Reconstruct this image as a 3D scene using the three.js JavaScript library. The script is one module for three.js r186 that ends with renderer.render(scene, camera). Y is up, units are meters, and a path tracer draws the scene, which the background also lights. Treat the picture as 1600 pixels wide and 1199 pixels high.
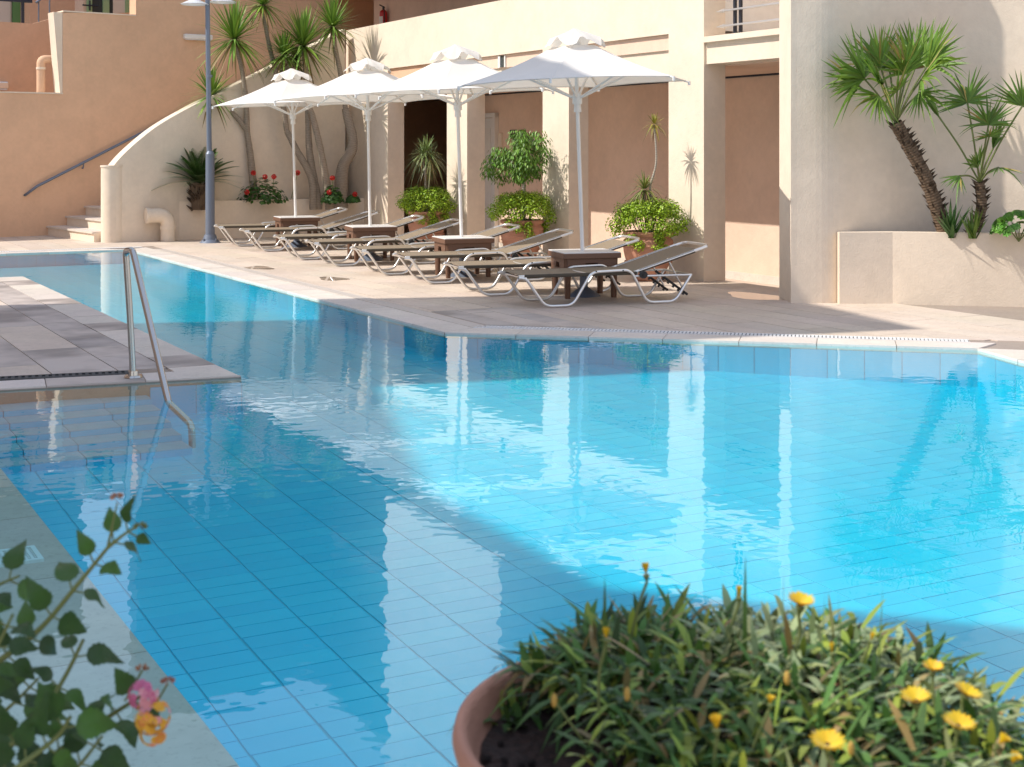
import * as THREE from 'three';
import { mergeGeometries } from 'three/addons/utils/BufferGeometryUtils.js';
import { RoundedBoxGeometry } from 'three/addons/geometries/RoundedBoxGeometry.js';

// ---------- camera, sky, sun, exposure ----------
const scene = new THREE.Scene();
const F = 2200, EYE = 1.5, HORIZON = 232;
const camera = new THREE.PerspectiveCamera(2 * Math.atan(967 / F) * 180 / Math.PI, 1600 / 1934, 0.1, 400);
camera.position.set(0, EYE, 0);
camera.setViewOffset(1600, 1934, 0, 735, 1600, 1199);
camera.focus = 14; camera.userData.fStop = 8.5;
camera.updateProjectionMatrix();

const SUN = new THREE.Vector3(-1.06, 1.083, 0.185).normalize();      // towards the sun
{
  const w = 512, h = 256, data = new Float32Array(w * h * 4);
  for (let j = 0; j < h; j++) for (let i = 0; i < w; i++) {
    const el = (j + 0.5) / h * Math.PI - Math.PI / 2, s = Math.max(0, Math.sin(el));
    const k = Math.pow(1 - s, 5.0), o = (j * w + i) * 4;
    data[o] = 0.52 + 0.62 * k; data[o + 1] = 0.62 + 0.42 * k; data[o + 2] = 0.83 + 0.12 * k; data[o + 3] = 1;
  }
  const sky = new THREE.DataTexture(data, w, h, THREE.RGBAFormat, THREE.FloatType);
  sky.mapping = THREE.EquirectangularReflectionMapping; sky.magFilter = sky.minFilter = THREE.LinearFilter; sky.needsUpdate = true;
  scene.background = sky; scene.environment = sky;
}
const sun = new THREE.DirectionalLight(new THREE.Color().setRGB(1, 0.94, 0.85), 4.3);
sun.position.copy(SUN).multiplyScalar(40).add(new THREE.Vector3(0, 0, -14));
sun.target.position.set(0, 0, -14); scene.add(sun, sun.target);
sun.castShadow = true; sun.shadow.mapSize.set(4096, 4096);
Object.assign(sun.shadow.camera, { left: -25, right: 25, top: 25, bottom: -25, near: 1, far: 90 });
const renderer = new THREE.WebGLRenderer({ antialias: true });
renderer.toneMapping = THREE.LinearToneMapping; renderer.toneMappingExposure = 1.17;
renderer.shadowMap.enabled = true;

// ---------- helpers ----------
let seed = 7;
const rnd = () => { seed = (seed + 0x6d2b79f5) | 0; let t = Math.imul(seed ^ (seed >>> 15), 1 | seed); t = (t + Math.imul(t ^ (t >>> 7), 61 | t)) ^ t; return ((t ^ (t >>> 14)) >>> 0) / 4294967296; };
const rr = (a, b) => a + (b - a) * rnd();
const V = (x, y, z) => new THREE.Vector3(x, y, z);
const UPV = V(0, 1, 0);
const at = (px, d, h) => V((px - 800) / F * d, h, -d);                  // a picture column, a distance and a height, as a place
const atY = (px, py, d) => V((px - 800) / F * d, EYE - (py - HORIZON) / F * d, -d);
const taken = {};
function numbered(n) { const k = taken[n] = (taken[n] ?? -1) + 1; return k ? n + '_' + String(k).padStart(3, '0') : n; }
function tag(o, label, category, group) { o.userData.label = label; o.userData.category = category; if (group) o.userData.group = group; return o; }
function thing(name, label, category, pos = [0, 0, 0], turn = 0, group) {
  const o = new THREE.Group(); o.name = numbered(name); scene.add(o); o.position.set(...pos); o.rotation.y = turn; return tag(o, label, category, group);
}
function structGroup(name, pos = [0, 0, 0], turn = 0) { const o = new THREE.Group(); o.name = numbered(name); o.position.set(...pos); o.rotation.y = turn; o.userData.kind = 'structure'; scene.add(o); return o; }
function clean(g) {
  let q = g.index ? g.toNonIndexed() : g;
  if (!q.attributes.normal) q.computeVertexNormals();
  for (const k of Object.keys(q.attributes)) if (!['position', 'normal', 'uv'].includes(k)) q.deleteAttribute(k);
  if (!q.attributes.uv) q.setAttribute('uv', new THREE.BufferAttribute(new Float32Array(q.attributes.position.count * 2), 2));
  q.morphAttributes = {}; return q;
}
function join(list) { const c = list.map(clean); return c.length === 1 ? c[0] : mergeGeometries(c); }
function part(name, geo, mat, parent, top) {
  const g = Array.isArray(geo) ? join(geo) : geo;
  const m = new THREE.Mesh(g, mat); m.name = parent ? name : numbered(name); m.castShadow = m.receiveShadow = true; (parent || scene).add(m); return m;
}
function stuff(o) { o.userData.kind = 'stuff'; return o; }
const X = (g, x = 0, y = 0, z = 0, rx = 0, ry = 0, rz = 0) => g.applyMatrix4(new THREE.Matrix4().compose(V(x, y, z), new THREE.Quaternion().setFromEuler(new THREE.Euler(rx, ry, rz, 'YXZ')), V(1, 1, 1)));
function box(w, h, d, x = 0, y = 0, z = 0, rx = 0, ry = 0, rz = 0) {      // centred; uv in metres
  const g = new THREE.BoxGeometry(w, h, d), uv = g.attributes.uv, dims = [[d, h], [d, h], [w, d], [w, d], [w, h], [w, h]];
  for (let f = 0; f < 6; f++) for (let k = 0; k < 4; k++) uv.setXY(f * 4 + k, uv.getX(f * 4 + k) * dims[f][0], uv.getY(f * 4 + k) * dims[f][1]);
  return X(g, x, y, z, rx, ry, rz);
}
const span = (x0, x1, y0, y1, z0, z1) => box(x1 - x0, y1 - y0, z1 - z0, (x0 + x1) / 2, (y0 + y1) / 2, (z0 + z1) / 2);
const rbox = (w, h, d, r, x = 0, y = 0, z = 0, rx = 0, ry = 0, rz = 0) => X(new RoundedBoxGeometry(w, h, d, 2, r), x, y, z, rx, ry, rz);
function cyl(r0, r1, h, x = 0, y = 0, z = 0, seg = 16, rx = 0, ry = 0, rz = 0) {   // centre, r0 top, r1 bottom
  const g = new THREE.CylinderGeometry(r0, r1, h, seg); const uv = g.attributes.uv; for (let i = 0; i < uv.count; i++) uv.setXY(i, uv.getX(i) * 6.28 * Math.max(r0, r1), uv.getY(i) * h); return X(g, x, y, z, rx, ry, rz);
}
function rod(a, b, r, seg = 8, r2 = r) {
  const d = b.clone().sub(a), L = d.length(), g = new THREE.CylinderGeometry(r2, r, L, seg);
  return g.applyMatrix4(new THREE.Matrix4().compose(a.clone().add(b).multiplyScalar(0.5), new THREE.Quaternion().setFromUnitVectors(UPV, d.normalize()), V(1, 1, 1)));
}
function rounded(pts, rad) {
  const path = new THREE.CurvePath(); let last = pts[0];
  for (let i = 1; i < pts.length - 1; i++) {
    const p = pts[i], a = pts[i - 1], b = pts[i + 1], r = Math.min(rad, p.distanceTo(a) * 0.48, p.distanceTo(b) * 0.48);
    const s = p.clone().lerp(a, r / p.distanceTo(a)), e = p.clone().lerp(b, r / p.distanceTo(b));
    path.add(new THREE.LineCurve3(last, s)); path.add(new THREE.QuadraticBezierCurve3(s, p, e)); last = e;
  }
  path.add(new THREE.LineCurve3(last, pts[pts.length - 1])); return path;
}
const tube = (pts, r, rad = 0.05, seg = 48, sides = 8) => new THREE.TubeGeometry(pts.length > 2 ? rounded(pts, rad) : new THREE.LineCurve3(pts[0], pts[1]), pts.length > 2 ? seg : 1, r, sides);
const spline = (pts, r, seg = 24, sides = 8) => new THREE.TubeGeometry(new THREE.CatmullRomCurve3(pts), seg, r, sides);
function taperTube(pts, r0, r1, seg = 24, sides = 8, wob = 0) {          // a tapering, slightly uneven stem
  const c = new THREE.CatmullRomCurve3(pts), g = new THREE.TubeGeometry(c, seg, 1, sides), p = g.attributes.position, n = g.attributes.normal;
  for (let i = 0; i <= seg; i++) { const q = c.getPointAt(i / seg), r = (r0 + (r1 - r0) * i / seg) * (1 + wob * (rnd() - 0.5)); for (let k = 0; k <= sides; k++) { const j = i * (sides + 1) + k; p.setXYZ(j, q.x + n.getX(j) * r, q.y + n.getY(j) * r, q.z + n.getZ(j) * r); } }
  const uv = g.attributes.uv, L = c.getLength(); for (let i = 0; i < uv.count; i++) uv.setXY(i, uv.getX(i) * L, uv.getY(i) * 6.28 * r0);
  return g;
}
function lathe(prof, seg = 40) { const g = new THREE.LatheGeometry(prof.map(([r, y]) => new THREE.Vector2(r, y)), seg); const uv = g.attributes.uv; for (let i = 0; i < uv.count; i++) uv.setXY(i, uv.getX(i) * 1.6, uv.getY(i) * 0.8); return g; }
function slab(pts, y0, y1, holes = []) {                                  // a flat polygon [[x, z]...] between two heights
  const s = new THREE.Shape(pts.map(([x, z]) => new THREE.Vector2(x, -z)));
  for (const h of holes) s.holes.push(new THREE.Path(h.map(([x, z]) => new THREE.Vector2(x, -z))));
  return new THREE.ExtrudeGeometry(s, { depth: y1 - y0, bevelEnabled: false }).rotateX(-Math.PI / 2).translate(0, y0, 0);
}
function upright(pts, z0, z1, holes = []) {                               // an outline [[x, y]...] as a wall between two z
  const s = new THREE.Shape(pts.map(([x, y]) => new THREE.Vector2(x, y)));
  for (const h of holes) s.holes.push(new THREE.Path(h.map(([x, y]) => new THREE.Vector2(x, y))));
  return new THREE.ExtrudeGeometry(s, { depth: z1 - z0, bevelEnabled: false, curveSegments: 16 }).translate(0, 0, z0);
}
function clip(poly, planes) {                                             // keeps a*x + b*z <= c
  for (const [a, b, c] of planes) {
    const out = [];
    poly.forEach((p, i) => { const q = poly[(i + 1) % poly.length], dp = a * p[0] + b * p[1] - c, dq = a * q[0] + b * q[1] - c;
      if (dp <= 0) out.push(p); if (dp * dq < 0) { const t = dp / (dp - dq); out.push([p[0] + (q[0] - p[0]) * t, p[1] + (q[1] - p[1]) * t]); } });
    poly = out; if (poly.length < 3) return null;
  }
  let A = 0; poly.forEach((p, i) => { const q = poly[(i + 1) % poly.length]; A += p[0] * q[1] - q[0] * p[1]; });
  return Math.abs(A) / 2 < 0.004 ? null : poly;
}
const behind = ([x0, z0], [x1, z1], off = 0, side = 1) => { const L = Math.hypot(x1 - x0, z1 - z0), a = -(z1 - z0) / L * side, b = (x1 - x0) / L * side; return [a, b, a * x0 + b * z0 - off]; };

// ---------- textures ----------
function lattice(n, s) { const a = new Float32Array(n * n); const o = seed; seed = s; for (let i = 0; i < n * n; i++) a[i] = rnd(); seed = o; return a; }
function noise(n, s) { const a = lattice(n, s); return (u, v) => { const x = ((u % 1) + 1) % 1 * n, y = ((v % 1) + 1) % 1 * n, i = Math.floor(x), j = Math.floor(y); let f = x - i, g = y - j; f = f * f * (3 - 2 * f); g = g * g * (3 - 2 * g);
  const p = (k, l) => a[(l % n) * n + (k % n)]; return (p(i, j) * (1 - f) + p(i + 1, j) * f) * (1 - g) + (p(i, j + 1) * (1 - f) + p(i + 1, j + 1) * f) * g; }; }
function fbm(n0, oct, s, gain = 0.5) { const fs = []; let n = n0; for (let k = 0; k < oct; k++) { fs.push(noise(n, s + k * 13)); n *= 2; } return (u, v) => { let t = 0, a = 1, w = 0; for (const f of fs) { t += a * f(u, v); w += a; a *= gain; } return t / w; }; }
const enc = (x) => { x = Math.min(1, Math.max(0, x)); return Math.round(255 * (x <= 0.0031308 ? 12.92 * x : 1.055 * Math.pow(x, 1 / 2.4) - 0.055)); };
function colorTex(size, fn, metres) {
  const d = new Uint8Array(size * size * 4);
  for (let j = 0; j < size; j++) for (let i = 0; i < size; i++) { const c = fn((i + 0.5) / size, (j + 0.5) / size), o = (j * size + i) * 4; d[o] = enc(c[0]); d[o + 1] = enc(c[1]); d[o + 2] = enc(c[2]); d[o + 3] = 255; }
  const t = new THREE.DataTexture(d, size, size); t.colorSpace = THREE.SRGBColorSpace; return wrap(t, metres);
}
function wrap(t, metres) { t.wrapS = t.wrapT = THREE.RepeatWrapping; t.magFilter = t.minFilter = THREE.LinearFilter; t.repeat.set(1 / metres, 1 / metres); t.needsUpdate = true; return t; }
function grayTex(size, fn, metres) {
  const d = new Float32Array(size * size * 4);
  for (let j = 0; j < size; j++) for (let i = 0; i < size; i++) { const c = fn((i + 0.5) / size, (j + 0.5) / size), o = (j * size + i) * 4; d[o] = d[o + 1] = d[o + 2] = c; d[o + 3] = 1; }
  return wrap(new THREE.DataTexture(d, size, size, THREE.RGBAFormat, THREE.FloatType), metres);
}
const gray = (v) => [v, v, v];
const nA = fbm(4, 6, 11), nB = fbm(16, 5, 57), nC = fbm(64, 3, 91), nD = fbm(3, 5, 131);
const T = {
  stucco: colorTex(512, (u, v) => { const a = 0.85 + 0.19 * nA(u, v) + 0.11 * (nB(u, v) - 0.5) + 0.08 * (nC(u, v) - 0.5) - 0.22 * Math.max(0, fbmStreak(u, v) - 0.62); return [a, a * (0.995 + 0.01 * nD(u, v)), a * (0.985 + 0.02 * nD(u, v))]; }, 3.1),
  stuccoBump: grayTex(512, (u, v) => 0.6 * nC(u, v) + 0.4 * nB(u, v), 0.8),
  stone: colorTex(512, (u, v) => { const a = 0.80 + 0.22 * nA(u, v) + 0.14 * (nB(u, v) - 0.5) + 0.10 * (nC(u, v) - 0.5); const p = nC(u * 2, v * 2) > 0.70 ? 0.88 : 1; return [a * p, a * p * (0.97 + 0.05 * nD(u, v)), a * p * (0.94 + 0.09 * nD(v, u))]; }, 1.7),
  stoneBump: grayTex(512, (u, v) => 0.5 * nB(u, v) + 0.5 * nC(u, v), 0.9),
  damp: colorTex(512, (u, v) => { const m = Math.min(1, Math.max(0, (nA(u, v) - 0.40) * 5)), a = 0.55 + 0.45 * m + 0.12 * (nB(u, v) - 0.5); return [a, a * 0.98, a * 0.97]; }, 2.3),
  tile: colorTex(256, (u, v) => { const a = 0.88 + 0.2 * (nA(u, v) - 0.3); return [a * (0.9 + 0.2 * nD(u, v)), a, a]; }, 1.3),
  clay: colorTex(512, (u, v) => { const a = 0.80 + 0.3 * (nA(u, v) - 0.3) + 0.14 * (nB(u, v) - 0.5), w = Math.max(0, nA(v, u) - 0.55) * 1.6; return [a + w * 0.22, a + w * 0.42, a + w * 0.5]; }, 0.7),
  weave: colorTex(256, (u, v) => { const s = 0.86 + 0.14 * Math.abs(Math.sin(u * 64 * Math.PI)) * Math.abs(Math.sin(v * 64 * Math.PI)); return gray(s * (0.93 + 0.12 * nB(u, v))); }, 0.3),
  weaveBump: grayTex(256, (u, v) => Math.abs(Math.sin(u * 64 * Math.PI)) * Math.abs(Math.sin(v * 64 * Math.PI)), 0.3),
  bark: colorTex(256, (u, v) => { const r = Math.pow(Math.abs(Math.sin(u * 20 * Math.PI + 4 * nA(u, v))), 0.6); const a = 0.45 + 0.4 * r + 0.3 * (nB(u, v) - 0.5); return [a, a * 0.97, a * 0.93]; }, 0.55),
  barkBump: grayTex(256, (u, v) => Math.pow(Math.abs(Math.sin(u * 20 * Math.PI + 4 * nA(u, v))), 0.6), 0.55),
  grain: colorTex(256, (u, v) => { const g = nB(u * 0.25, v * 3), a = 0.8 + 0.3 * (g - 0.4) + 0.08 * (nC(u, v) - 0.5); return [a, a * 0.97, a * 0.94]; }, 0.6),
  soil: colorTex(256, (u, v) => { const a = 0.5 + 0.9 * (nC(u, v) - 0.3); return [a, a * 0.92, a * 0.85]; }, 0.35),
  cloth: colorTex(256, (u, v) => gray(0.93 + 0.08 * nA(u, v) + 0.04 * (nC(u, v) - 0.5)), 0.9),
};
function fbmStreak(u, v) { return nB(u * 1.0, v * 0.06); }
const rip1 = fbm(56, 2, 301, 0.4), rip2 = fbm(22, 2, 411);
T.ripple = grayTex(1024, (u, v) => rip1(u, v) * 0.55 + rip2(v, u) * 0.42, 3.6);

// ---------- materials ----------
const col = (c) => Array.isArray(c) ? new THREE.Color().setRGB(...c) : new THREE.Color(c);
const mat = (c, r = 0.8, o = {}) => new THREE.MeshStandardMaterial({ color: col(c), roughness: r, ...o });
const phys = (c, r, o = {}) => new THREE.MeshPhysicalMaterial({ color: col(c), roughness: r, ...o });
const stucco = (c) => mat(c, 0.92, { map: T.stucco, bumpMap: T.stuccoBump, bumpScale: 0.0022 });
const leafMat = (r = 0.5) => phys([1, 1, 1], r, { vertexColors: true, transmission: 0.22, side: THREE.DoubleSide, ior: 1.4 });
const M = {
  cream: stucco([0.80, 0.675, 0.54]), peach: stucco([0.79, 0.585, 0.455]), tan: stucco([0.74, 0.475, 0.31]), addedDark: mat([0.07, 0.04, 0.025], 0.7, { map: T.grain }),  // last entry: near-black finish for added unseen storeys that darken the pool reflections
  white: stucco([0.83, 0.79, 0.74]),
  slabs: [[0.66, 0.55, 0.455], [0.62, 0.515, 0.43], [0.69, 0.575, 0.475], [0.64, 0.545, 0.46]].map((c) => mat(c, 0.62, { map: T.stone, bumpMap: T.stoneBump, bumpScale: 0.0015 })),
  dampSlabs: [[0.52, 0.46, 0.42], [0.47, 0.42, 0.39], [0.55, 0.48, 0.43]].map((c) => mat(c, 0.5, { map: T.damp, bumpMap: T.stoneBump, bumpScale: 0.0012 })),
  coping: [[0.73, 0.655, 0.585], [0.69, 0.62, 0.56], [0.76, 0.685, 0.615]].map((c) => mat(c, 0.5, { map: T.stone, bumpMap: T.stoneBump, bumpScale: 0.001 })),
  grout: mat([0.34, 0.28, 0.23], 0.95, { map: T.stone }),
  poolTile: [[0.012, 0.60, 0.81], [0.01, 0.58, 0.80], [0.016, 0.62, 0.82]].map((c) => mat(c, 0.25, { map: T.tile })),
  poolGrout: mat([0.06, 0.43, 0.54], 0.9),
  step: mat([0.22, 0.46, 0.55], 0.5, { map: T.stone }),
  ledge: mat([0.66, 0.53, 0.45], 0.7, { map: T.stone }),
  water: phys([0.70, 0.96, 0.985], 0, { transmission: 1, thickness: 0, ior: 1.33, bumpMap: T.ripple, bumpScale: 0.00095 }),
  puddle: phys([0.90, 0.875, 0.85], 0, { transmission: 1, thickness: 0, ior: 1.33 }),
  steel: mat([0.50, 0.49, 0.47], 0.2, { metalness: 1 }), alu: mat([0.80, 0.79, 0.77], 0.32, { metalness: 0.85 }), whitePaint: mat([0.80, 0.78, 0.75], 0.4),
  lampGrey: mat([0.16, 0.19, 0.25], 0.45, { metalness: 0.2 }), lampGlass: phys([0.9, 0.92, 0.95], 0.3, { transmission: 0.5, thickness: 0 }), darkMetal: mat([0.03, 0.035, 0.05], 0.4, { metalness: 0.4 }), black: mat([0.015, 0.015, 0.016], 0.45),
  canopy: phys([0.86, 0.825, 0.77], 0.9, { transmission: 0.28, side: THREE.DoubleSide, map: T.cloth }), capCloth: phys([0.82, 0.78, 0.72], 0.9, { transmission: 0.35, side: THREE.DoubleSide, map: T.cloth }),
  sling: mat([0.27, 0.21, 0.145], 0.75, { map: T.weave, bumpMap: T.weaveBump, bumpScale: 0.0008, side: THREE.DoubleSide }), slingHem: mat([0.075, 0.06, 0.042], 0.8, { map: T.weave }),
  brown: mat([0.20, 0.105, 0.065], 0.55, { map: T.grain }), tableTop: mat([0.74, 0.73, 0.72], 0.35),
  clay: mat([0.58, 0.285, 0.19], 0.85, { map: T.clay, bumpMap: T.stuccoBump, bumpScale: 0.0015 }), soil: mat([0.05, 0.03, 0.024], 1, { map: T.soil, bumpMap: T.stuccoBump, bumpScale: 0.02 }),
  bark: mat([0.42, 0.35, 0.28], 0.9, { map: T.bark, bumpMap: T.barkBump, bumpScale: 0.004 }), palmBark: mat([0.17, 0.115, 0.075], 0.95, { map: T.bark, bumpMap: T.barkBump, bumpScale: 0.006 }), paleBark: mat([0.50, 0.46, 0.40], 0.9, { map: T.bark }),
  leaf: leafMat(0.45), leafDull: leafMat(0.65), petal: phys([1, 1, 1], 0.6, { vertexColors: true, transmission: 0.3, side: THREE.DoubleSide }),
  stem: mat([0.14, 0.17, 0.05], 0.7), red: mat([0.55, 0.02, 0.02], 0.3), greenPaint: mat([0.12, 0.28, 0.10], 0.5), palePaint: mat([0.32, 0.48, 0.26], 0.5), glassDark: mat([0.06, 0.07, 0.07], 0.1), signBlack: mat([0.03, 0.022, 0.018], 0.4), lightText: mat([0.75, 0.72, 0.68], 0.5), curtain: mat([0.72, 0.66, 0.58], 0.9),
  grate: mat([0.74, 0.73, 0.72], 0.5), grateDark: mat([0.06, 0.06, 0.06], 0.8),
};
// ---------- the terrace frame: x runs along the arcade towards the camera, z out over the pool ----------
const AL = Math.atan(1200 / F), SA = Math.sin(AL), CA = Math.cos(AL);
const O = [2.163, 0, -15.865], TURN = -(Math.PI / 2 - AL);
const toWorld = (x, z, y = 0) => V(O[0] + x * SA - z * CA, y, O[2] + x * CA + z * SA);
const K1 = [-8.16, 4.48], K2 = [2.56, 4.48], K3 = [5.31, 1.38], K5 = [9.68, 2.85], K6 = [13.2, 4.03];
const N1 = [3.89, 6.62], N4 = [3.62, 8.43];
const floorY = (x) => x < 3 ? -0.2 : -0.2 - (x - 3) / 7 * 0.26;

{ const g = part('ground', new THREE.PlaneGeometry(300, 300).rotateX(-Math.PI / 2).translate(0, -0.9, -60), mat([0.30, 0.26, 0.22], 0.95, { map: T.stone })); g.userData.kind = 'structure'; }

// paving: strips of stone slabs laid along the arcade
const SL = 1.2, SW = 0.3;
function pave(parent, x0, x1, z0, z1, planes, mats, name = 'slab', th = 0.03, sl = SL, sw = SW) {
  let row = 0;
  for (let z = z0; z < z1 - 0.02; z += sw, row++) for (let x = x0 - (row % 2) * sl / 2; x < x1; x += sl) {
    const a = Math.max(x, x0) + 0.003, b = Math.min(x + sl, x1) - 0.003, c = z + 0.004, d = Math.min(z + sw, z1) - 0.004; if (b - a < 0.05) continue;
    const p = clip([[a, c], [b, c], [b, d], [a, d]], planes); if (!p) continue;
    part(name, slab(p, -th, rr(-0.0008, 0.0008)), mats[Math.floor(rnd() * mats.length)], parent);
  }
}
const deck = structGroup('pool_deck', O, TURN);
part('bed', slab([K1, K2, K3, K5, K6, [13.2, -8], [1.9, -8], [1.9, -0.3], [-22, -0.3], [-22, 14], [-8.16, 14]], -0.7, -0.007), M.grout, deck);
const edge23 = behind(K2, K3, 0.5), edge35 = behind(K3, K5, 0.5);
pave(deck, -13, 5.5, -0.29, 3.98, [edge23], M.slabs);
pave(deck, 5.5, 13, -2.0, 3.2, [edge35], M.slabs);
pave(deck, -13, -8.68, 3.98, 10, [], M.slabs);
// dark damp strip of paving behind the grating in the corner
const corner = structGroup('damp_paving_strip', O, TURN);
pave(corner, 1.2, 4.2, 3.2, 3.97, [behind(K2, K3, 0.52)], M.dampSlabs, 'slab', 0.02, 0.6, 0.26);
corner.position.y = 0.0035;

// coping stones along the pool edge
const coping = structGroup('pool_coping', O, TURN);
function copeRun(a, b, w, len, mats, parent, s0 = 0, s1 = 0) {            // stones on the left of a -> b
  const L = Math.hypot(b[0] - a[0], b[1] - a[1]), ux = (b[0] - a[0]) / L, uz = (b[1] - a[1]) / L, nx = uz, nz = -ux, n = Math.round(L / len);
  for (let i = 0; i < n; i++) {
    const t0 = L * i / n + 0.003, t1 = L * (i + 1) / n - 0.003, e0 = i === 0 ? s0 : 0, e1 = i === n - 1 ? s1 : 0;
    part('coping_stone', slab([[a[0] + ux * t0 - nx * 0.012, a[1] + uz * t0 - nz * 0.012], [a[0] + ux * t1 - nx * 0.012, a[1] + uz * t1 - nz * 0.012], [a[0] + ux * (t1 + e1) + nx * w, a[1] + uz * (t1 + e1) + nz * w], [a[0] + ux * (t0 + e0) + nx * w, a[1] + uz * (t0 + e0) + nz * w]], -0.04, rr(0.0015, 0.0045)), mats[i % mats.length], parent);
  }
}
copeRun(K1, K2, 0.32, 0.62, M.coping, coping, -0.32, -0.12);
copeRun(K2, K3, 0.32, 0.6, M.coping, coping, -0.12, 0.16);
copeRun(K3, K5, 0.32, 0.6, M.coping, coping, 0.16, 0);
copeRun([-8.16, 12], K1, 0.32, 0.6, M.coping, coping, 0, -0.32);
// overflow gratings: a dark channel crossed by pale bars
function grating(name, a, b, off, w, pitch, bar, mBar) {
  const g = structGroup(name, O, TURN), L = Math.hypot(b[0] - a[0], b[1] - a[1]), ux = (b[0] - a[0]) / L, uz = (b[1] - a[1]) / L, nx = uz, nz = -ux, ang = Math.atan2(-uz, ux);
  const put = (t, o, y, l, h, d) => box(l, h, d, a[0] + ux * t + nx * o, y, a[1] + uz * t + nz * o, 0, ang, 0);
  part('channel', put(L / 2, off + w / 2, -0.02, L, 0.034, w), M.grateDark, g);
  part('frame_rail', [put(L / 2, off + 0.008, 0.0, L, 0.012, 0.016), put(L / 2, off + w - 0.008, 0.0, L, 0.012, 0.016)], mBar, g);
  const bars = []; for (let t = pitch / 2; t < L; t += pitch) bars.push(put(t, off + w / 2, 0.001, bar, 0.01, w - 0.034));
  stuff(part('grate_bars', bars, mBar, g)); return g;
}
grating('overflow_grating', [K2[0] + 0.1, K2[1] - 0.11], [K3[0] - 0.02, K3[1] + 0.02], 0.325, 0.15, 0.03, 0.018, M.grate);
grating('overflow_grating', [-8.0, 4.48], [K2[0] - 0.15, K2[1]], 0.325, 0.15, 0.03, 0.022, M.coping[1]);
grating('overflow_grating', [-8.16, 10], [-8.16, 4.2], 0.34, 0.15, 0.035, 0.02, M.grate);

// the paved arm between the two basins
const arm = structGroup('paved_pool_arm', O, TURN);
part('bed', slab([N1, [-4.32, 6.62], [-4.32, 14], [3.0, 14], N4], -0.7, -0.007), M.grout, arm);
const armFront = behind(N1, N4, 0.52, -1);
pave(arm, -4.0, 3.7, 7.28, 12, [armFront], [M.dampSlabs[2], ...M.slabs.slice(0, 2)], 'slab', 0.03, 1.5, 0.42);
pave(arm, -4.0, 3.7, 6.96, 7.28, [armFront], M.dampSlabs, 'slab', 0.028, 0.55, 0.32);
copeRun([-4.32, 6.62], [3.89, 6.62], -0.34, 0.55, [M.coping[1], M.dampSlabs[2], M.coping[0], M.coping[1]], arm, 0, -0.34);
copeRun(N1, N4, -0.32, 0.6, [M.coping[1], M.dampSlabs[2], M.coping[0]], arm, 0.34, 0);
copeRun(N4, [2.9, 12.9], -0.32, 0.6, M.coping, arm, 0, 0);
grating('arm_grating', [3.86, 7.28], [3.1, 11.2], -0.52, 0.15, 0.042, 0.022, M.grateDark.clone());

// pool: submerged side ledge, steps, tiled walls and floor, water
const ledge = structGroup('submerged_ledge', O, TURN);
for (let x = 3.2; x < 11; x += 0.9) part('ledge_stone', span(x + 0.003, x + 0.897, -0.6, -0.03, 8.42, 12.5), M.ledge, ledge);
const near = structGroup('near_deck', O, TURN);
part('bed', slab([[11, -2], [18, -2], [18, 16], [11, 16]], -0.7, -0.007), M.grout, near);
pave(near, 11.02, 17, 0, 15, [], M.slabs, 'slab', 0.03, 1.2, 0.6);
const steps = structGroup('pool_steps', O, TURN);
for (let k = 0; k < 5; k++) for (let j = 0; j < 4; j++) {
  const x0 = 3.70 + k * 0.23;
  part('step_tread', span(x0, x0 + 0.236, -0.7, -0.09 - k * 0.035, 7.22 + j * 0.3 + 0.002, 7.22 + (j + 1) * 0.3 - 0.002), M.step, steps);
  part('step_nosing', span(x0 + 0.236, x0 + 0.248, -0.7, -0.094 - k * 0.035, 7.22 + j * 0.3 + 0.002, 7.22 + (j + 1) * 0.3 - 0.002), M.poolTile[1], steps);
}
const poolWalls = structGroup('pool_wall', O, TURN);
function wallTiles(a, b, side) {
  const L = Math.hypot(b[0] - a[0], b[1] - a[1]), ux = (b[0] - a[0]) / L, uz = (b[1] - a[1]) / L, nx = -uz * side, nz = ux * side, ang = Math.atan2(-uz, ux), n = Math.round(L / 0.27);
  part('backing', box(L, 0.49, 0.008, (a[0] + b[0]) / 2 + nx * 0.003, -0.292, (a[1] + b[1]) / 2 + nz * 0.003, 0, ang, 0), M.poolGrout, poolWalls);
  for (let i = 0; i < n; i++) { const t = L * (i + 0.5) / n; part('wall_tile', box(L / n - 0.006, 0.5, 0.014, a[0] + ux * t + nx * 0.004, -0.292, a[1] + uz * t + nz * 0.004, 0, ang, 0), M.poolTile[i % 3], poolWalls); }
}
wallTiles(K1, K2, 1); wallTiles(K2, K3, 1); wallTiles(K3, K5, 1); wallTiles([-8.16, 9], K1, 1); wallTiles(N1, [-4.32, 6.62], 1); wallTiles(N1, [3.8045, 7.2], -1); wallTiles([4.9, 8.42], [11, 8.42], -1);

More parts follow.
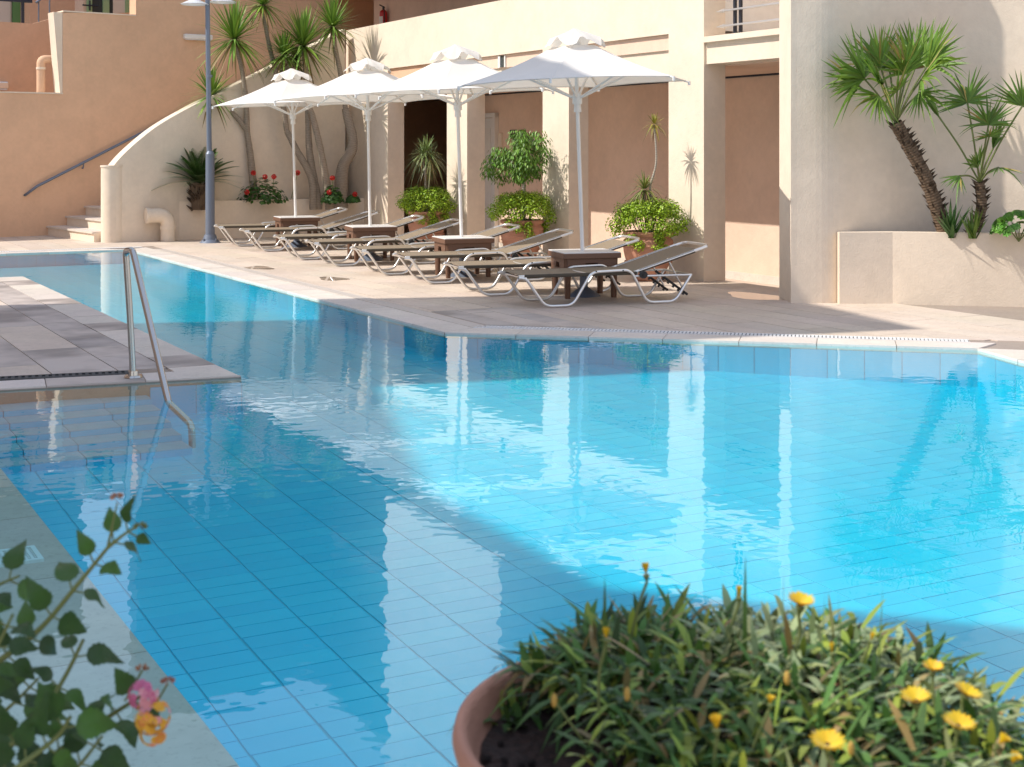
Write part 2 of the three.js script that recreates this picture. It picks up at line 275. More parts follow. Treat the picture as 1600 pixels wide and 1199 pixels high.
const floor_ = structGroup('pool_floor', O, TURN);
{
  const TX = 0.118, TZ = 0.27, far = [], cand = [];
  const inPool = (x, z) => x > -8.3 && x < 11 && z < 8.5 && (x < 2.6 ? z > 4.4 : (behind(K2, K3)[0] * x + behind(K2, K3)[1] * z - behind(K2, K3)[2] > -0.1 && (x < 5.3 || behind(K3, K5)[0] * x + behind(K3, K5)[1] * z - behind(K3, K5)[2] > -0.1))) && (x > 3.6 || z < 6.7) ;
  part('bed', [slab([[-8.3, 3.9], [3, 3.9], [3, 8.6], [-8.3, 8.6]], -0.6, -0.2025)], M.poolGrout, floor_);
  { const g = new THREE.BufferGeometry(); const a = floorY(11) - 0.0025, b = -0.2025; g.setAttribute('position', new THREE.BufferAttribute(new Float32Array([3, b, 0, 3, b, 9, 11, a, 9, 3, b, 0, 11, a, 9, 11, a, 0]), 3)); g.computeVertexNormals(); part('bed_slope', [g], M.poolGrout, floor_); }
  for (let i = Math.floor(-8.3 / TX); i * TX < 11; i++) for (let j = 3; j * TZ < 8.6; j++) {
    const x = (i + 0.5) * TX, z = (j + 0.5) * TZ; if (!inPool(x, z)) continue;
    const w = toWorld(x, z, floorY(x)), d = -w.z; if (d < 2.6) continue;
    const px = 800 + w.x / d * F, py = HORIZON + (EYE - w.y) / d * F; if (px < -250 || px > 1850 || py > 1400) continue;
    cand.push({ x, z, d, seen: px > 0 && px < 1600 && py < 1199 && !(px > 760 && py > 1010) && z < 8.4 });
  }
  cand.sort((p, q) => (q.seen - p.seen) || p.d - q.d);
  const shapes = [0, 1, 2].map(() => span(-TX / 2 + 0.002, TX / 2 - 0.002, -0.02, 0, -TZ / 2 + 0.004, TZ / 2 - 0.004));
  const slope = -Math.atan(0.26 / 7);
  cand.forEach((c, k) => {
    const tilt = c.x < 3 ? 0 : slope, y = floorY(c.x) + rr(-0.0006, 0.0006), v = Math.floor(rnd() * 3);
    if (k < 300) { const m = part('tile', shapes[v], M.poolTile[v], floor_); m.position.set(c.x + rr(-0.0008, 0.0008), y, c.z + rr(-0.002, 0.002)); m.rotation.set(0, rr(-0.008, 0.008), tilt); } else far.push([c.x, y, c.z, tilt, v]);
  });
  for (let v = 0; v < 3; v++) {
    const l = far.filter((f) => f[4] === v), im = new THREE.InstancedMesh(shapes[v], M.poolTile[v], l.length), o = new THREE.Object3D();
    l.forEach((f, k) => { o.position.set(f[0], f[1], f[2]); o.rotation.set(0, rr(-0.008, 0.008), f[3]); o.updateMatrix(); im.setMatrixAt(k, o.matrix); });
    im.name = 'tile_field'; stuff(im); im.receiveShadow = im.castShadow = true; floor_.add(im);
  }
}
{
  const g = new THREE.PlaneGeometry(21, 12.4).rotateX(-Math.PI / 2), uv = g.attributes.uv, p = g.attributes.position;
  for (let i = 0; i < uv.count; i++) uv.setXY(i, p.getX(i), p.getZ(i));
  const w = part('pool_water', g.translate(0.5, -0.013, 6.2), M.water); w.position.set(...O); w.rotation.y = TURN; w.userData.kind = 'structure';
}
for (const [px, py, w, h] of [[405, 419, 0.5, 0.3], [520, 436, 0.45, 0.28], [1185, 464, 0.75, 0.38]]) {   // puddles left on the paving
  const d = EYE * F / (py - HORIZON), p = at(px, d, 0), pts = []; for (let i = 0; i < 36; i++) { const a = i / 36 * 6.283, r = 0.72 + 0.5 * nA(0.3 + 0.12 * Math.cos(a) + px * 0.01, 0.4 + 0.12 * Math.sin(a)) + 0.16 * Math.sin(3 * a + px); pts.push([w * r * Math.cos(a) * 0.6, h * r * Math.sin(a) * 0.6]); }
  const m = part('puddle', new THREE.ShapeGeometry(new THREE.Shape(pts.map(([x, z]) => new THREE.Vector2(x, -z)))).rotateX(-Math.PI / 2).translate(0, 0.004, 0), M.puddle); m.position.set(p.x, 0, p.z); m.rotation.y = TURN; m.userData.kind = 'structure';
}
{ // square skimmer lid on the ledge
  const p = at(34, 5.25, -0.03), t = thing('skimmer_lid', 'square white slotted skimmer lid on the submerged stone ledge', 'drain cover', [p.x - 0.04, p.y, p.z], TURN);
  part('frame', [span(-0.1, 0.1, 0, 0.012, -0.1, -0.082), span(-0.1, 0.1, 0, 0.012, 0.082, 0.1), span(-0.1, -0.082, 0, 0.012, -0.082, 0.082), span(0.082, 0.1, 0, 0.012, -0.082, 0.082)], M.whitePaint, t);
  part('recess', span(-0.082, 0.082, -0.02, -0.004, -0.082, 0.082), M.grateDark, t);
  for (let k = 0; k < 7; k++) { part('bar', span(-0.082, 0.082, 0.001, 0.01, -0.07 + k * 0.0225, -0.06 + k * 0.0225), M.whitePaint, t); part('bar', span(-0.07 + k * 0.0225, -0.06 + k * 0.0225, 0, 0.009, -0.082, 0.082), M.whitePaint, t); }
}

// ---------- the arcade building ----------
const wx = (px, z) => { const r = (px - 800) / F; return (r * (15.865 - z * SA) - 2.163 + z * CA) / (SA + r * CA); };
const bar = thing('arcade_building', 'cream rendered arcade with square pillars and a plain parapet behind the sun loungers', 'building', O, TURN);
{
  const H = 2.84, P = 3.62, bays = [[-8.88, -6.61], [-5.92, -3.65], [-2.96, -0.69]];
  const out = [[-10.75, 0]];
  for (const [a, b] of bays) out.push([a, 0], [a, H], [b, H], [b, 0]);
  out.push([0, 0], [0, P], [-10.75, P]);
  part('facade_wall', upright(out, -0.3, 0), M.cream, bar);
  bays.forEach(([a, b], i) => {
    part('recessed_panel', span(a + 0.012, b - 0.012, 2.655, H - 0.002, -0.28, -0.045), i ? M.peach : M.tan, bar);
    part('transom_beam', span(a + 0.004, b - 0.004, 2.37, 2.655, -0.27, -0.075), M.cream, bar);
  });
  { const w = part('window_frame', [span(-4.98, -4.92, 2.66, H - 0.01, -0.044, -0.02)], M.whitePaint, bar); part('mullion', span(-4.80, -4.77, 2.66, H - 0.01, -0.044, -0.025), M.whitePaint, w); part('pane', span(-4.92, -4.80, 2.665, H - 0.012, -0.044, -0.035), M.glassDark, w); }
  part('ceiling', span(-13, 1.95, 2.44, 2.62, -1.8, -0.302), M.peach, bar);
  part('ceiling_joint', span(-9.55, 1.95, 2.415, 2.44, -1.798, -1.785), M.darkMetal, bar);
  part('back_wall', [span(-9.6, 2.4, -0.25, 2.62, -2.0, -1.8)], M.peach, bar);
  part('passage', [span(-13.6, -13.3, -0.25, 2.6, -11, -0.35), span(-9.9, -9.61, -0.25, 2.6, -11, -1.81), span(-13.6, -9.61, -0.25, 2.6, -11.3, -11), span(-13.6, -9.61, 2.445, 2.6, -11, -1.801), span(-13.6, -9.61, -0.4, -0.21, -11, -1.3)], M.tan, bar);
  part('loggia_floor', span(-13.3, 2.2, -0.3, -0.2, -2.0, -0.3), M.slabs[1], bar);
  part('skirting', span(-8.6, 2.2, -0.2, -0.1, -1.8, -1.788), M.coping[1], bar);
  // white door at the end of the back wall
  const d0 = wx(752, -1.77), d1 = wx(773, -1.77);
  const dr = part('door', span(d0, d1, -0.2, 2.02, -1.79, -1.765), M.whitePaint, bar);
  part('door_frame', [span(d1 + 0.004, d1 + 0.09, -0.2, 2.10, -1.798, -1.72), span(d0, d1 + 0.09, 2.03, 2.11, -1.797, -1.725)], M.whitePaint, dr);
  part('door_panel', span(d0 + 0.1, d0 + 0.36, 0.1, 1.85, -1.764, -1.755), M.white, dr); part('door_panel', span(d0 + 0.46, d1 - 0.06, 0.1, 1.85, -1.764, -1.755), M.white, dr);
  part('thermostat', span(wx(779, -1.78), wx(784, -1.78), 1.52, 1.76, -1.799, -1.775), M.cream, bar);
  // last bay: balcony slab, balcony wall and door
  const bs = part('balcony_slab', [span(0.002, 1.75, 2.45, 2.69, -1.9, -0.03)], M.cream, bar);
  part('balcony_edge', span(0.002, 1.75, 2.69, 2.755, -1.9, 0.03), M.cream, bs);
  part('balcony_wall', span(-0.3, 2.4, 2.76, 6.2, -2.0, -1.8), M.white, bar);
  part('balcony_side_wall', span(-0.3, -0.02, 2.84, 6.2, -1.8, -0.302), M.white, bar);
  part('balcony_door', span(0.35, 0.95, 2.76, 4.9, -1.8, -1.77), M.peach, bar);
  // upper storey set back behind the parapet; slab, dark storey and roof are added
  part('terrace_slab', span(-24, -0.3, 2.63, 2.75, -2.6, -0.302), M.grout, bar);
  const u0 = wx(520, -2.5), u1 = wx(584, -2.5);
  part('terrace_end_wall', span(-24, -10.76, -0.3, 3.3, -0.8, -0.5), M.tan, bar);
  part('upper_wall', [span(u1, -0.5, 2.75, 5.55, -2.7, -2.5), span(-24, u0, 2.75, 5.55, -2.7, -2.5), span(u0, u1, 5.2, 5.55, -2.7, -2.5)], M.peach, bar);
  part('recess_room', [span(u0 - 0.3, u0, 2.7, 5.2, -9, -2.71), span(u1, u1 + 0.3, 2.7, 5.2, -9, -2.71), span(u0 - 0.3, u1 + 0.3, 2.7, 5.2, -9.3, -9), span(u0 - 0.3, u1 + 0.3, 5.201, 5.4, -9.3, -2.71), span(u0 - 0.3, u1 + 0.3, 2.6, 2.74, -9, -2.6)], M.tan, bar);
  part('added_shade_slab', span(-24, -0.32, 5.551, 5.7, -2.7, 0.0), M.addedDark, bar); part('added_dark_storey', span(-24, -0.5, 5.701, 8.3, -2.7, -2.5), M.addedDark, bar);  // slab added to shade the wall below; unseen storey added dark for reflections
  part('added_roof_slab', span(-24, -0.32, 8.301, 8.5, -9.4, 0.15), M.addedDark, bar);  // unseen overhang added to shade the upper wall, dark to subdue its reflection
  part('stair_tower', [span(-8.4, -4.4, 4.2, 10.5, -2.4, 0.25)], M.white, bar);
}
{ // two black direction signs on the back wall
  for (const [px, dir, txt, label] of [[802, -1, '001-019', 'black direction sign with room numbers and an arrow pointing towards the white door'], [816.5, 1, '020-038', 'black direction sign with room numbers and an arrow pointing away from the white door']]) {
    const p = toWorld(wx(px, -1.79), -1.79), t = thing('direction_sign', label, 'sign', [p.x, 1.5 + 22 / F * -p.z, p.z], TURN, null);
    part('panel', span(-0.10, 0.10, -0.075, 0.075, -0.004, 0.012), M.signBlack, t);
    const shape = new THREE.Shape([[-0.05, 0.007], [0.005, 0.007], [0.005, 0.022], [0.05, 0], [0.005, -0.022], [0.005, -0.007], [-0.05, -0.007]].map(([x, y]) => new THREE.Vector2(x * dir, y - 0.04)));
    part('arrow', new THREE.ExtrudeGeometry(shape, { depth: 0.002, bevelEnabled: false }).translate(0, 0, 0.0125), M.lightText, t);
    const cv = document.createElement('canvas'); cv.width = 256; cv.height = 96; const c = cv.getContext('2d'); c.fillStyle = '#2b2320'; c.fillRect(0, 0, 256, 96); c.fillStyle = '#cfc8bf'; c.font = 'bold 56px sans-serif'; c.textAlign = 'center'; c.textBaseline = 'middle'; c.fillText(txt, 128, 50);
    const tx = new THREE.CanvasTexture(cv); tx.colorSpace = THREE.SRGBColorSpace;
    part('number_strip', new THREE.PlaneGeometry(0.165, 0.062).translate(0, 0.028, 0.0135), new THREE.MeshStandardMaterial({ map: tx, roughness: 0.5 }), t);
  }
}
{ // fire extinguisher on the upper wall
  const t = thing('fire_extinguisher', 'red fire extinguisher with a pale label hanging on the upper terrace wall', 'extinguisher', [...toWorld(wx(599, -2.4), -2.4, 4.2)], TURN);
  part('cylinder', lathe([[0, -0.26], [0.075, -0.26], [0.085, -0.24], [0.085, 0.16], [0.07, 0.21], [0.03, 0.24], [0, 0.245]], 20), M.red, t);
  part('label', new THREE.CylinderGeometry(0.0865, 0.0865, 0.15, 20, 1, true, -1.0, 2.0).translate(0, 0.02, 0), M.lightText, t);
  part('valve', [cyl(0.022, 0.026, 0.07, 0, 0.275, 0, 10), box(0.025, 0.02, 0.13, 0, 0.315, 0.03, -0.4, 0, 0)], M.black, t);
  part('hose', [spline([V(0.02, 0.28, 0.02), V(0.1, 0.25, 0.03), V(0.1, 0.05, 0.02), V(0.09, -0.1, 0.02)], 0.011, 16, 6)], M.black, t);
}
{ // balcony railing
  const t = thing('balcony_railing', 'dark paired posts with thin pale horizontal rails on the small balcony', 'railing', O, TURN);
  for (const x of [0.42, 0.52, 1.45]) part('post', span(x - 0.016, x + 0.016, 2.756, 3.9, -0.13, -0.1), M.darkMetal, t);
  for (const y of [2.86, 3.03, 3.2, 3.37, 3.54]) part('rail', [box(1.4, 0.018, 0.05, 1.0, y, -0.07), new THREE.ConeGeometry(0.03, 0.18, 6).rotateZ(Math.PI / 2).translate(0.21, y, -0.07)], M.alu, t);
}

// ---------- left: terrace wall, staircase, curved stair wall, planter ----------
const GO = [-8, 0, -24.26], GT = Math.atan2(0.6, 0.8);
const gl = (x, z, y = 0) => V(GO[0] + x * 0.8 + z * 0.6, y, GO[2] - x * 0.6 + z * 0.8);
{
  const t = thing('terrace_wall', 'tall tan rendered wall with a stepped top beside the staircase', 'wall', GO, GT);
  part('wall', upright([[-7, -0.3], [5.6, -0.3], [5.6, 4.6], [1.58, 4.6], [1.58, 3.9], [0.26, 3.86], [0.26, 2.44], [-7, 2.44]], -0.3, 0), M.tan, t);
  part('added_dark_storey', span(1.58, 5.6, 4.601, 8.8, -0.3, 0.015), M.addedDark, t);  // unseen dark block added above the wall to deepen the pool reflections
  part('jamb', upright([[0.215, 2.44], [0.258, 2.44], [0.258, 3.86], [0.1, 3.86]], -0.3, -0.01), M.cream, t);
  part('capping', [span(-7, 0.26, 2.441, 2.465, -0.32, 0.012), span(0.262, 1.578, 3.872, 3.895, -0.32, 0.012)], M.cream, t);
  const h = thing('stair_handrail', 'dark grey metal handrail climbing the tan wall above the stairs', 'handrail', GO, GT);
  part('rail', tube([V(-0.4, 0.70, 0.02), V(-0.4, 0.76, 0.08), V(5.6, 3.73, 0.08)], 0.024, 0.05, 24), M.lampGrey, h);
  for (const x of [0.6, 2.3, 4.0]) part('bracket', [rod(V(x, 0.76 + (x + 0.4) * 0.495, 0.08), V(x, 0.66 + (x + 0.4) * 0.495, 0.05), 0.012), rod(V(x, 0.66 + (x + 0.4) * 0.495, 0.05), V(x, 0.66 + (x + 0.4) * 0.495, 0), 0.012)], M.lampGrey, h);
  const l = thing('wall_lamp', 'long pale wall lamp fixed high on the tan wall behind the lamp post', 'lamp', [...gl(2.75, 0, 3.55)], GT);
  part('housing', rbox(0.55, 0.09, 0.1, 0.02, 0, 0, 0.05), M.whitePaint, l); part('diffuser', box(0.5, 0.02, 0.07, 0, -0.052, 0.05), M.lampGlass, l);
  const s = thing('staircase', 'pale stone stairs rising between the tan wall and the curved cream wall', 'stairs', GO, GT);
  for (let k = 0; k < 16; k++) { const b = part('step', span(k * 0.33, (k + 1) * 0.33 + 0.02, -0.1, 0.165 * (k + 1) - 0.03, 0.001, 2.19), M.cream, s); part('tread', span(k * 0.33 - 0.03, (k + 1) * 0.33, 0.165 * (k + 1) - 0.03, 0.165 * (k + 1), 0.001, 2.19), M.coping[k % 3], b); }
  const c = thing('curved_stair_wall', 'cream stair wall with a sweeping curved top and rounded end', 'wall', GO, GT);
  const top = new THREE.CatmullRomCurve3([[0.2, 1.2], [0.34, 1.36], [0.58, 1.58], [0.95, 1.86], [1.5, 2.17], [2.4, 2.60], [3.4, 3.09], [4.45, 3.62]].map(([x, y]) => V(x, y, 0))).getPoints(48).map((p) => [p.x, p.y]);
  part('wall', upright([[0.22, -0.3], [4.45, -0.3], ...top.reverse()], 2.2, 2.46), M.cream, c);
  part('rounded_end', [cyl(0.175, 0.175, 1.5, 0.25, 0.45, 2.32, 28), cyl(0.185, 0.185, 0.03, 0.25, 1.215, 2.32, 28)], M.cream, c);
}
{ // house seen over the low part of the terrace wall
  const t = thing('upper_guest_house', 'shaded grey rendered house behind the low terrace wall with green doors', 'building', GO, GT);
  const gx = (px, z) => { const r = (px - 800) / F; return (r * (24.26 - 0.8 * z) + 8 - 0.6 * z) / (0.8 - 0.6 * r); };
  part('grey_wall', span(-8, gx(52, -2.6), 0, 3.87, -3.0, -2.6), M.tan, t);
  part('return_wall', upright([[gx(52, -2.6), 0], [2.6, 0], [2.6, 4.2], [gx(96, -2.6), 4.05], [gx(52, -2.6), 3.87]], -2.8, -2.601), M.tan, t);
  part('upper_wall', span(-9, gx(46, -6), 3.3, 5.6, -6.3, -6), M.cream, t); part('added_dark_storey', span(-9, gx(134, -5.2), 5.601, 8.8, -6.3, -5.4), M.addedDark, t); part('side_wall', span(gx(46, -5.2), gx(134, -5.2), 3.4, 5.6, -5.5, -5.2), M.tan, t); part('door_wall', span(gx(130, -3.9), 6, 3.3, 5.6, -4.4, -3.9), M.peach, t);  // the dark top block is an unseen addition for darker water reflections
  part('shutter', span(gx(19, -5.95), gx(31, -5.95), 3.4, 5.4, -5.99, -5.92), M.greenPaint, t); part('curtain', span(gx(-2, -5.95), gx(16, -5.95), 3.4, 5.4, -5.99, -5.95), M.curtain, t);
  const D0 = gx(137, -3.8), D1 = gx(161, -3.8), D2 = gx(202, -3.8);
  const d = part('french_door', [span(D0, D0 + 0.09, 3.5, 5.4, -3.88, -3.8), span(D1, D1 + 0.13, 3.5, 5.4, -3.88, -3.8), span(D2 - 0.08, D2, 3.5, 5.4, -3.88, -3.8), span(D0, D2, 3.4, 3.5, -3.88, -3.8)], M.palePaint, t);
  part('pane', span(D0 + 0.09, D1, 3.5, 5.4, -3.87, -3.85), M.glassDark, d); part('pane', span(D1 + 0.13, D2 - 0.08, 3.5, 5.4, -3.87, -3.85), M.glassDark, d); part('curtain', span(D1 + 0.22, D1 + 0.5, 3.5, 5.4, -3.845, -3.835), M.curtain, d);
  part('handle', [rod(V(D0 - 0.12, 4.4, -3.77), V(D0 + 0.2, 4.4, -3.77), 0.016), rod(V(D0 + 0.03, 4.3, -3.77), V(D0 + 0.03, 4.5, -3.77), 0.016)], M.darkMetal, d);
  const r = thing('terrace_railing', 'dark metal railing on top of the grey wall', 'railing', GO, GT), e0 = gx(50, -2.7);
  part('top_rail', span(-6, e0, 4.27, 4.33, -2.75, -2.69), M.darkMetal, r); for (let k = 0; k < 5; k++) part('post', span(e0 - 0.2 - k * 1.1, e0 - 0.15 - k * 1.1, 3.871, 4.27, -2.74, -2.7), M.darkMetal, r);
  const s0 = gx(56, -2.7), s1 = gx(90, -2.7);
  part('sloping_rail', rod(V(s0, 4.28, -2.7), V(s1, 4.62, -2.7), 0.024), M.lampGrey, r); for (const k of [0.12, 0.62]) part('post', rod(V(s0 + (s1 - s0) * k, 3.85, -2.7), V(s0 + (s1 - s0) * k, 4.28 + 0.34 * k, -2.7), 0.014), M.lampGrey, r);
  const p = thing('vent_pipe', 'bent tan vent pipe rising behind the low terrace wall', 'pipe', GO, GT);
  part('pipe', tube([V(0.02, 2.3, -0.42), V(0.02, 3.06, -0.42), V(0.2, 3.06, -0.42)], 0.075, 0.12, 32, 14), M.tan, p); part('collar', cyl(0.083, 0.083, 0.04, 0.02, 2.9, -0.42, 14), M.cream, p);
  const f = thing('bulkhead_lamp', 'small grey lamp fixed to the shaded grey wall', 'lamp', [...gl(gx(-2, -2.6), -2.6, 2.68)], GT); part('housing', rbox(0.3, 0.14, 0.12, 0.03, 0, 0, 0.06), M.alu, f); part('lens', box(0.24, 0.05, 0.08, 0, -0.07, 0.07), M.lampGlass, f);
}
{ // planter box in front of the stair wall
  const a = V(-5.5, 0, -23.07), b = V(-2.58, 0, -24.56), L = a.distanceTo(b), ang = Math.atan2(-(b.z - a.z), b.x - a.x);
  const t = thing('long_planter_box', 'long low tan planter box along the curved stair wall', 'planter', [a.x, 0, a.z], ang);
  part('front_wall', span(0, L, -0.1, 0.63, -0.16, 0), M.cream, t); part('side_wall', span(0, 0.16, -0.1, 0.629, -1.2, -0.161), M.cream, t); part('back_fill', span(0.16, L, -0.1, 0.5, -1.6, -0.161), M.grout, t); part('soil', span(0.16, L, 0.5, 0.56, -1.7, -0.161), M.soil, t);
  const p = thing('drain_elbow', 'short cream drainpipe elbow against the curved wall', 'pipe', [...at(262, 22.75, 0)], 0.5);
  part('pipe', tube([V(0, -0.1, 0), V(0, 0.42, 0), V(-0.34, 0.42, 0)], 0.115, 0.2, 36, 20), M.cream, p); part('collar', cyl(0.128, 0.128, 0.06, 0, 0.22, 0, 20), M.cream, p); part('collar', cyl(0.126, 0.126, 0.05, -0.33, 0.42, 0, 20, 0, 0, Math.PI / 2), M.cream, p);
}

// ---------- right: end wall, curved wall, planter ----------
{
  const t = thing('end_wall', 'tall cream wall with a bright narrow end face and a shallow curved recess', 'wall');
  const pts = [[2.703, 14.23], [2.703, 13.64]]; const cv = new THREE.CatmullRomCurve3([[2.703, 13.64], [3.1, 13.66], [3.5, 13.86], [4.1, 14.02], [4.7, 14.0], [5.3, 13.86], [6.5, 13.4]].map(([x, d]) => V(x, 0, d))).getPoints(40);
  part('wall', slab([...pts, ...cv.slice(1).map((p) => [p.x, p.z]), [6.6, 15.2], [2.9, 14.6]].map(([x, d]) => [x, -d]), -0.2, 4.5), M.cream, t);
  const p = thing('raised_planter', 'raised cream planter wall holding fan palms beside the tall wall', 'planter');
  const fr = [[3.16, 13.58], [3.68, 13.605], [4.9, 13.36], [6.4, 13.05]];
  part('front_wall', slab([...fr, [6.4, 13.2], [4.9, 13.52], [3.69, 13.76], [3.16, 13.74]].map(([x, d]) => [x, -d]), -0.2, 0.69), M.cream, p);
  part('soil', slab([[3.3, 13.7], [3.69, 13.7], [4.9, 13.5], [6.4, 13.2], [6.4, 14], [3.3, 14.3]].map(([x, d]) => [x, -d]), -0.2, 0.64), M.soil, p);
}
{ // tall wing of the hotel to the left, out of the picture, whose shadow crosses deck and pool
  const t = thing('hotel_wing', 'tall plain hotel wing standing to the left of the pool', 'building'), h = 10, sx = -1.06 / 1.083 * h, sd = -0.185 / 1.083 * h;
  const poly = [[2.6, 14.75], [3.42, 11.7], [-1.17, 10.13], [-0.75, 7.4], [0.04, 5.95], [2.3, 5.4], [1.25, 2.2], [0.9, 0.2]].map(([x, d]) => [x + sx, -(d + sd)]);
  part('block', slab([...poly, [-20, 1.0], [-20, -10.85]], -0.3, h), M.peach, t);
}
// ---------- loungers, tables, umbrellas ----------
function makeLounger(t) {
  for (const s of [-1, 1]) {
    const z = s * 0.3;
    part('side_frame', tube([V(-0.01, 0.292, z), V(0.06, 0.285, z), V(0.24, 0.018, z), V(0.50, 0.018, z), V(0.68, 0.325, z), V(1.06, 0.335, z), V(1.22, 0.018, z), V(1.50, 0.018, z), V(1.66, 0.27, z)], 0.0145, 0.07, 120, 8), M.alu, t);
    part('seat_rail', rbox(1.14, 0.03, 0.022, 0.008, 0.57, 0.30, s * 0.275), M.alu, t);
    part('rear_rail', rod(V(1.1, 0.272, s * 0.285), V(1.66, 0.27, z), 0.011), M.alu, t);
    const k = part('hinge', [cyl(0.036, 0.036, 0.03, 1.18, 0.285, s * 0.31, 16, Math.PI / 2), cyl(0.014, 0.014, 0.05, 1.18, 0.285, s * 0.31, 10, Math.PI / 2)], M.black, t);
    for (const x of [0.72, 0.98]) part('rivet', cyl(0.007, 0.007, 0.008, x, 0.332, s * 0.314, 8, Math.PI / 2), M.black, k);
    const teeth = [rod(V(1.34, 0.31, s * 0.22), V(1.66, 0.07, s * 0.22), 0.012)]; for (let i = 0; i < 5; i++) teeth.push(box(0.02, 0.035, 0.012, 1.42 + i * 0.05, 0.235 - i * 0.0375, s * 0.22, 0, 0, -0.65));
    part('ratchet_bar', teeth, M.black, t);
    part('back_strut', rod(V(1.45, 0.43, s * 0.24), V(1.62, 0.12, s * 0.22), 0.009), M.alu, t);
  }
  part('cross_bar', rod(V(0.06, 0.285, -0.3), V(0.06, 0.285, 0.3), 0.012), M.alu, t); part('cross_bar', rod(V(0.68, 0.3, -0.3), V(0.68, 0.3, 0.3), 0.01), M.alu, t); part('cross_bar', rod(V(1.66, 0.27, -0.3), V(1.66, 0.27, 0.3), 0.012), M.alu, t);
  const sheet = (p0, p1, w, sag, th) => { const g = new THREE.BoxGeometry(1, th, w, 14, 1, 10), p = g.attributes.position, uv = g.attributes.uv; const d = p1.clone().sub(p0), L = d.length(), a = Math.atan2(d.y, d.x);
    for (let i = 0; i < p.count; i++) { const u = p.getX(i) + 0.5, z = p.getZ(i), y = p.getY(i) - sag * Math.sin(Math.PI * u) * (1 - Math.pow(2 * z / w, 2)); uv.setXY(i, u * L, z); p.setXYZ(i, u * L, y, z); }
    g.computeVertexNormals(); return g.applyMatrix4(new THREE.Matrix4().makeRotationZ(a)).translate(p0.x, p0.y, p0.z); };
  const s = part('seat_sling', sheet(V(0.03, 0.313, 0), V(1.13, 0.318, 0), 0.53, 0.02, 0.006), M.sling, t);
  for (const z of [-0.278, 0.278]) part('hem', rbox(1.08, 0.034, 0.03, 0.012, 0.59, 0.302, z), M.slingHem, s);
  const tip = V(1.85, 0.545, 0), base = V(1.13, 0.315, 0), dir = tip.clone().sub(base).normalize();
  const b = part('backrest_sling', sheet(base, tip.clone().addScaledVector(dir, -0.1), 0.52, 0.012, 0.006), M.sling, t);
  for (const z of [-0.272, 0.272]) part('hem', X(rbox(0.60, 0.034, 0.028, 0.012), 1.43, 0.408, z, 0, 0, Math.atan2(dir.y, dir.x)), M.slingHem, b);
  const q = (k, z) => base.clone().addScaledVector(dir, k).add(V(0, 0, z));
  part('backrest_frame', [tube([q(-0.03, -0.272), q(0.77, -0.272), q(0.77, 0.272), q(-0.03, 0.272)], 0.0155, 0.1, 60, 8), ...[-1, 1].map((z) => rbox(0.15, 0.03, 0.026, 0.01).applyMatrix4(new THREE.Matrix4().makeRotationZ(Math.atan2(dir.y, dir.x))).translate(...q(0.67, z * 0.273)))], M.alu, t);
  return t;
}
const EU = V(SA, 0, CA), EE = V(CA, 0, -SA);                               // along the arcade, and from pool to arcade
const order = ['first', 'second', 'third', 'fourth'];
const groupAt = (g) => V(-0.04, 0, -13.42).addScaledVector(EU, [0, -2.58, -5.3, -8.2][g]);
const tables = ['the umbrella nearest the tall wall', 'the umbrella second from the tall wall', 'the umbrella third from the tall wall', 'the umbrella nearest the lamp post'];
const LA = AL - 0.17, LE = V(Math.cos(LA), 0, -Math.sin(LA));
let proto = null, tproto = null, uproto = null;
function place(o, name, label, p, turn) { let c = o; if (o.userData.placed) { c = o.clone(); c.name = numbered(name); scene.add(c); c.userData = { ...o.userData }; } o.userData.placed = true; c.userData.label = label; c.position.copy(p); c.rotation.y = turn; delete c.userData.placed; o.userData.placed = true; return c; }
proto = makeLounger(thing('sun_lounger', 'x', 'sun lounger', [0, 0, 0], AL, 'sun loungers along the pool'));
proto.scale.x = 1.07;
for (let g = 0; g < 4; g++) for (let k = 0; k < 2; k++) {
  place(proto, 'sun_lounger', `taupe sun lounger on the ${k ? 'lamp post' : 'tall wall'} side of ${tables[g]}`, groupAt(g).addScaledVector(EU, -1.2 * k + [0.02, -0.03, 0.04, 0][g]).addScaledVector(LE, [0, 0.03, -0.03, 0.02][g] - k * 0.02), LA + [0.01, -0.02, 0.015, 0][(g + k) % 4]);
}
{
  const t = tproto = thing('side_table', 'x', 'table', [0, 0, 0], AL, 'brown side tables under the umbrellas');
  part('table_top', [rbox(0.60, 0.012, 0.52, 0.005, 0, 0.456, 0)], M.tableTop, t);
  part('top_edge', rbox(0.61, 0.052, 0.53, 0.006, 0, 0.425, 0), M.brown, t);
  const hole = (w) => [[-w, 0.30], [w, 0.30], [w * 0.75, 0.355], [-w * 0.75, 0.355]];
  for (const s of [-1, 1]) {
    part('apron', upright([[-0.25, 0.27], [0.25, 0.27], [0.26, 0.40], [-0.26, 0.40]], s * 0.235 - 0.009, s * 0.235 + 0.009, [hole(0.085)]), M.brown, t);
    part('apron', upright([[-0.21, 0.27], [0.21, 0.27], [0.215, 0.40], [-0.215, 0.40]], -0.009, 0.009, [hole(0.07)]).rotateY(Math.PI / 2).translate(s * 0.275, 0, 0), M.brown, t);
    for (const q of [-1, 1]) { const g = new THREE.CylinderGeometry(0.045, 0.031, 0.40, 4, 1).rotateY(Math.PI / 4); part('leg', g.translate(s * 0.245, 0.2, q * 0.205), M.brown, t); }
  }
}
